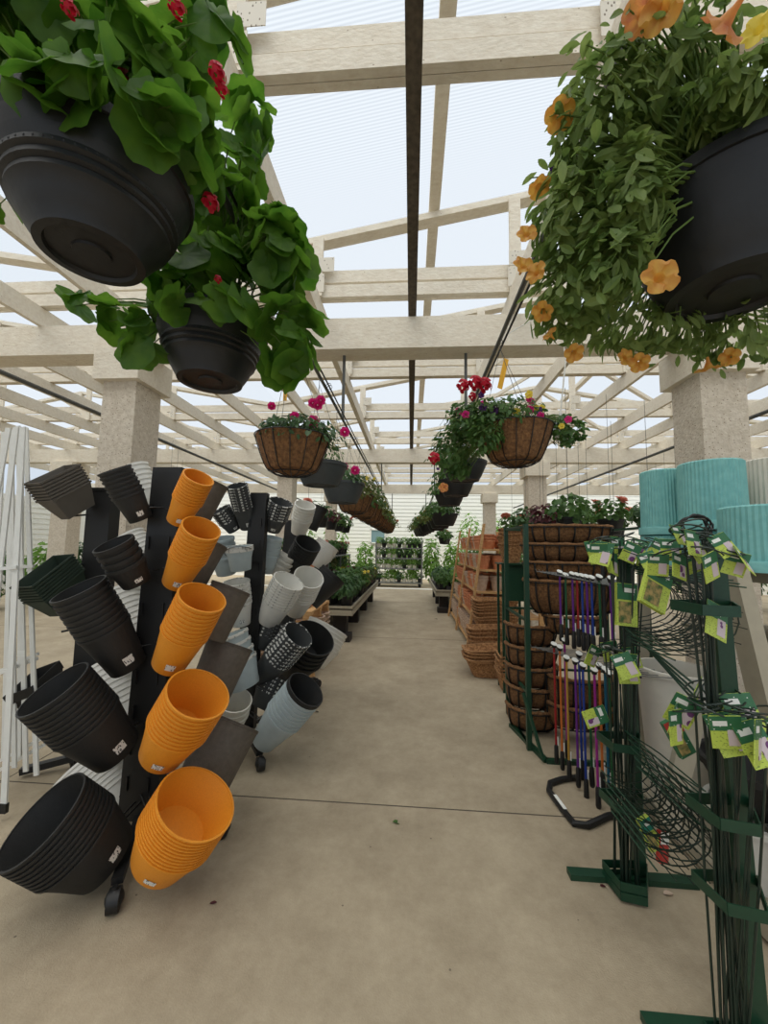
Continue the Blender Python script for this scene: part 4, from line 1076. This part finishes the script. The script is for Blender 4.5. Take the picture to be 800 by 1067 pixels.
while y < 11.0:
    for x in (-1.08, -1.4, -1.75, -2.1):
        k = 0 if y < 7.6 else [1, 3, 4, 1, 2][rnd.randrange(5)]
        put(k, (x+rnd.uniform(-.03, .03), y+rnd.uniform(-.03, .03), .54), 'on the left bench', 1.3+rnd.uniform(-.1, .25))
    y += .36
y = 9.45
while y < 12.4:
    for x in (.78, 1.12, 1.5, 1.85): put([1, 2, 1, 0][rnd.randrange(4)], (x, y, .51), 'on the right bench', 1.1+rnd.uniform(-.1, .35))
    y += .4
# upper tier on the left bench
t = empty('tiered_shelf', (-2.05, 6.6, .58), 'grey raised shelf tiers standing on the left bench', 'shelf')
for z in (.32, .72): MB().b2((-.3, 0, z), (.35, 4.3, z+.025)).build('shelf_board', alu, t)
for y in (.03, 1.4, 2.8, 4.2):
    for x in (-.28, .31): MB().b2((x, y, 0), (x+.03, y+.03, .72)).build('upright', alu, t)
for zi, z in enumerate((.925, 1.325)):
    y = 6.75
    while y < 10.8:
        for x in (-1.87, -2.2): put([[1, 3, 4, 0], [5, 3, 1, 5]][zi][rnd.randrange(4)], (x, y, z), ['on the lower raised shelf of the left bench', 'on the upper raised shelf of the left bench'][zi], .95)
        y += .4
# hanging plants further off to the sides
hp = None
def far_hang(x, y, z, i, where):
    global hp
    k = [1, 5, 0, 3][i % 4]
    o = tree(PR[k]) if used[k] else PR[k]; used[k] = True
    o.location = (x, y, z); o.scale = (1.5, 1.5, 1.2); o.rotation_euler = (0, 0, i)
    MB().tube([(0, 0, .12), (0, 0, (3.4-z)/1.2)], .0018, 4).build('hanger', cord, o)
    tag(o, 'hanging '+specs[k][-1]+' '+where, 'hanging plant', 'hanging '+specs[k][-1]+' '+where)
for i in range(12): far_hang(1.75+.55*(i % 3), 4.4+(i//3)*.8+.2*(i % 3), 1.72, i, 'beyond the coco trough shelf on the right')
for i in range(5): far_hang(-1.75, 6.4+i*.95, 1.9, i+1, 'above the left bench')
for i in range(6): far_hang(-4.3-.4*i, 6.5+i*.8, 2.0, i+2, 'far off on the left side')
for i in range(5): far_hang(4.3+.4*i, 6.5+i*.9, 2.0, i, 'far off on the right side')
for i in range(3): far_hang(.95+.1*i, 11.5+.6*i, 1.65, i, 'at the far right end of the aisle')

# trolley at the aisle end
t = empty('plant_trolley', (-.35, 15.3, 0), 'galvanised shelf trolley of young plants at the far end of the aisle', 'trolley')
for x in (-1.0, .78):
    for y in (-.3, .3): MB().b2((x-.025, y-.025, .12), (x+.025, y+.025, 1.75)).build('upright', alu, t)
ZT = [.18, .72, 1.12, 1.52]
for z in ZT: MB().b2((-1.0, -.32, z-.04), (.78, .32, z)).build('shelf', alu, t)
for x in (-.9, .7):
    for y in (-.25, .25): MB().tube([(x, y-.02, .06), (x, y+.02, .06)], .06, 12).build('caster', black, t, True)
for zi, z in enumerate(ZT):
    for i in range(9):
        put([2, 2, 1, 2, 0][rnd.randrange(5)], (-.35-.9+.2*i, 15.12, z), ['on the bottom shelf', 'on the second shelf', 'on the third shelf', 'on the top shelf'][zi]+' of the far trolley', 1.05)
# shrubs and outside greenery
def shrub(x, y, R, h, i, lb, m):
    t = empty('shrub', (x, y, 0), lb, 'shrub', lb)
    lf, st = foliage([((0, 0, h*.55), (R, R, h*.5), 420)], .17, 'oval', 500+i, (0, 0, 0), stems=True, w=.5)
    lf.build('foliage', m, t, True)
    MB().tube([(0, 0, 0), (.03, 0, h*.4), (0, .02, h*.8)], [.04, .03, .01], 6).build('trunk', dark, t)
for i, (x, y, R, h) in enumerate(((.85, 15.9, .4, 1.9), (1.7, 15.9, .42, 1.7), (2.6, 15.8, .45, 1.6), (-1.9, 16.1, .45, 1.7), (-2.9, 15.8, .5, 1.5), (-4.0, 15.9, .5, 1.5), (-.7, 16.6, .5, 1.7), (.1, 16.6, .4, 2.0), (4, 16, .8, 2.4), (5.5, 16.2, .9, 2.6), (-5.4, 16, .8, 1.9))):
    shrub(x, y, R, h, i, 'bushy green shrub standing outside beyond the aisle end', [fresh, fresh, pet2][i % 3])
for i in range(5): shrub([2.6, 3.6, 4.8, -3.4, -4.8][i], 17.3, .6, 3.0, 60+i, 'tall light green shrub against the far white siding', fresh)
for i in range(9): shrub(-9.2-(i % 2)*.3, 4.6+i*1.15, .5, 1.5, 20+i, 'green shrub in the row beyond the left columns', [pet2, fresh, darkl][i % 3])
for i in range(9): shrub(9.2+(i % 2)*.3, 4.6+i*1.15, .5, 1.5, 40+i, 'green shrub in the row beyond the right columns', [pet2, fresh, darkl][i % 3])

# ------------------------------------------------------------------ turquoise planters on the beige shelf, right
def ribbed(label, cx, cy, z, R, h, m, inv=True, grp=None):
    t = empty('ribbed_planter', (cx, cy, z), label, 'planter', grp)
    n = 96
    if inv:
        b = [(0, h), (R*.86, h), (R*.9, h-.008), (R*.93, .055), (R*.93, .05)]
        MB().lathe(b, n, rib=-.0045, nrib=1).build('body', m, t)
        MB().lathe([(R*.92, .052), (R*1.0, .05), (R*1.02, .04), (R*1.02, 0), (R*.95, 0), (R*.9, .05)], 48).build('rim', m, t, True)
        MB().lathe([(0, h-.02), (R*.85, h-.02), (R*.87, .04), (R*.9, .0), (R*.95, .0)], 48).build('inner_wall', m, t)
    return t
SZ = at(790, 596, 1.95).z
A = at(740, 500, 2.45); Bq = at(691, 500, 2.65); C_ = at(800, 560, 1.92); D = at(800, 500, 2.5)
h1 = .30
ribbed('turquoise ribbed planter upside down, lower front one at the shelf end', C_.x+.05, 1.98, SZ, .2, at(780, 526, 1.9).z-SZ, cyan)
ribbed('turquoise ribbed planter upside down, large one atop the pile below the column', A.x+.0, 2.45, SZ+.22, .18, at(740, 477, 2.3).z-SZ-.22, cyan)
ribbed('turquoise ribbed planter under the large one', A.x-.0, 2.45, SZ, .18, .215, cyan)
ribbed('turquoise ribbed planter upside down, leftmost atop its pile', Bq.x+.06, 2.75, SZ+.20, .15, at(690, 487, 2.6).z-SZ-.20, cyan)
ribbed('turquoise ribbed planter under the leftmost one', Bq.x+.06, 2.75, SZ, .16, .195, cyan)
ribbed('cream ribbed planter upside down, rightmost on the beige shelf', D.x+.06, 2.5, SZ+.2, .205, at(790, 476, 2.4).z-SZ-.2, ribw)
ribbed('cream ribbed planter under the rightmost one', D.x+.06, 2.5, SZ, .21, .195, ribw)
t = empty('pot_shelf', (1.95, 1.7, 0), 'beige wooden shelf carrying the turquoise planters on the right', 'shelf'); o = V((1.95, 1.7, 0))
MB().b2(V((1.62, 1.7, SZ-.05))-o, V((2.6, 2.98, SZ-.002))-o).build('top_board', beige, t)
def slant(px0, py0, px1, py1, Y0, Y1, w=.07): MB().bar(at(px0, py0, Y0)-o, at(px1, py1, Y1)-o, w, .03, up=(1, 0, 0)).build('slanted_leg', beige, t)
_p = at(762, 588, 1.9); _q = at(806, 770, 1.78); _q = _p+(_q-_p)*(_p.z/(_p.z-_q.z))
MB().bar(_p-o, _q-o, .06, .10, up=(0, 1, 0)).build('slanted_leg', beige, t)
MB().bar(V((1.70, 2.95, SZ-.04))-o, V((1.60, 2.95, 0))-o, .08, .035, up=(0, 1, 0)).build('slanted_leg', beige, t)
MB().bar(at(725, 735, 2.0)-o, at(695, 860, 1.9)-o, .09, .03, up=(0, 1, 0)).build('brace', beige, t)
MB().b2(V((2.0, 2.0, 1.0))-o, V((2.6, 3.05, 1.03))-o).build('middle_board', beige, t)
MB().b2(V((1.42, 1.6, .02))-o, V((2.6, 3.05, .09))-o).build('bottom_board', beige, t)
MB().b2(V((1.42, 1.56, .0))-o, V((2.6, 1.60, .16))-o).build('kick_board', beige, t)
MB().b2(V((2.58, 1.7, .0))-o, V((2.62, 2.98, SZ))-o).build('back_panel', beige, t)
def simple_pot(label, c, R, r, h, m, rib=0, cat='planter'):
    t = empty('planter', c, label, cat)
    MB().lathe([(0, 0), (r, 0), (R, h-.03), (R, h), (R-.012, h), (r-.01, .012), (0, .012)], 64, rib=-.006 if rib else 0, nrib=rib).build('body', m, t, not rib)
    MB().lathe([(R, h-.03), (R+.012, h-.028), (R+.012, h), (R-.012, h+.002), (R-.012, h-.03)], 48).build('rim', m, t, True)
simple_pot('glossy maroon bowl under the turquoise planters', (2.22, 2.25, 1.03), .20, .15, .28, maroon)
simple_pot('cream round planter right of the maroon bowl', (2.5, 2.65, 1.03), .13, .12, .26, creampot)
simple_pot('tall cream planter on the bottom board behind the stakes', (1.62, 2.55, .09), .2, .15, .75, creampot)
simple_pot('dark grey bowl leaning behind the wire troughs', (1.62, 2.0, .38), .22, .13, .2, blackpot)
simple_pot('white round planter under the dark grey bowl', (1.62, 2.0, .09), .2, .15, .28, whitepot)
simple_pot('white ribbed planter on the floor at the right edge', (1.74, 1.75, .09), .2, .15, .32, whitepot, rib=1)
o = MB().b2((-.2, -.2, 0), (.2, .2, .05)).build('paving_slab', brick); o.location = (1.78, 1.75, .415); tag(o, 'red brown slab lying on the white ribbed planter', 'slab')
for i in range(7):
    ob = MB().lathe([(0, 0), (.12, 0), (.15, .02), (.15, .028), (.11, .01), (0, .01)], 24).build('saucer', redc if False else maroon, None, True); ob.location = (2.05, 1.95, .52+i*.028)
    tag(ob, 'maroon saucer in the small stack under the middle board', 'saucer', 'maroon saucers under the middle board')
o = MB().b2((-.14, -.14, 0), (.14, .14, .43)).build('shelf_block', beige); o.location = (2.05, 1.95, .09); tag(o, 'beige block under the maroon saucers', 'block')
# small litter on the floor
def litter(px, py, m, s, lb, seed):
    mb = MB(); rnd = random.Random(seed); leaf_oval(mb, (0, 0, .004), V((.1, .1, 1)).normalized(), V((1, .3, 0)), s, rnd, .6)
    o = mb.build('fallen_leaf', m); o.location = fl(px, py); tag(o, lb, 'leaf')
litter(414, 857, pet2, .06, 'green fallen leaf lying in the middle of the aisle', 1)
litter(222, 942, burg, .03, 'dark red fallen petal near the ochre planters', 2)
litter(331, 742, dark, .05, 'dark dry leaf by the pale blue planters', 3)
litter(455, 645, dark, .1, 'dark dry leaf far down the aisle', 4)
litter(628, 924, burg, .03, 'dry petals by the second stake rack foot', 5)
litter(696, 932, terrag, .05, 'pale dry leaf by the second stake rack post', 6)
# loose protruding wire (feed lines) across the roof left side
for i, (a, b) in enumerate((((-3.3, 1.0, 2.9), (-3.3, 13, 2.9)), ((3.4, 1.0, 2.9), (3.4, 13, 2.9)))):
    o = MB().tube([a, b], .02, 8).build('conduit', pipem); tag(o, kind='structure')

# ------------------------------------------------------------------ light
w = bpy.data.worlds.new('sky'); sc.world = w; w.use_nodes = True
bg = w.node_tree.nodes['Background']; bg.inputs[0].default_value = (.78, .88, 1.0, 1); bg.inputs[1].default_value = .78
sd = bpy.data.lights.new('sun', 'SUN'); so = bpy.data.objects.new('sun', sd); col.objects.link(so)
sd.energy = 3.6; sd.angle = math.radians(70); sd.color = (1, .94, .84)
so.rotation_euler = (math.radians(18), math.radians(-14), 0)
vs = sc.view_settings; sc.display_settings.display_device = 'sRGB'
vs.view_transform = 'Standard'; vs.look = 'None'; vs.exposure = .12; vs.gamma = 1; vs.use_curve_mapping = False
sc.cycles.max_bounces = 8; sc.cycles.transparent_max_bounces = 12

for o in col.objects:
    if 'label' in o and o.parent is None and len(o['label'].split()) > 16: print('LONG', o['label'])
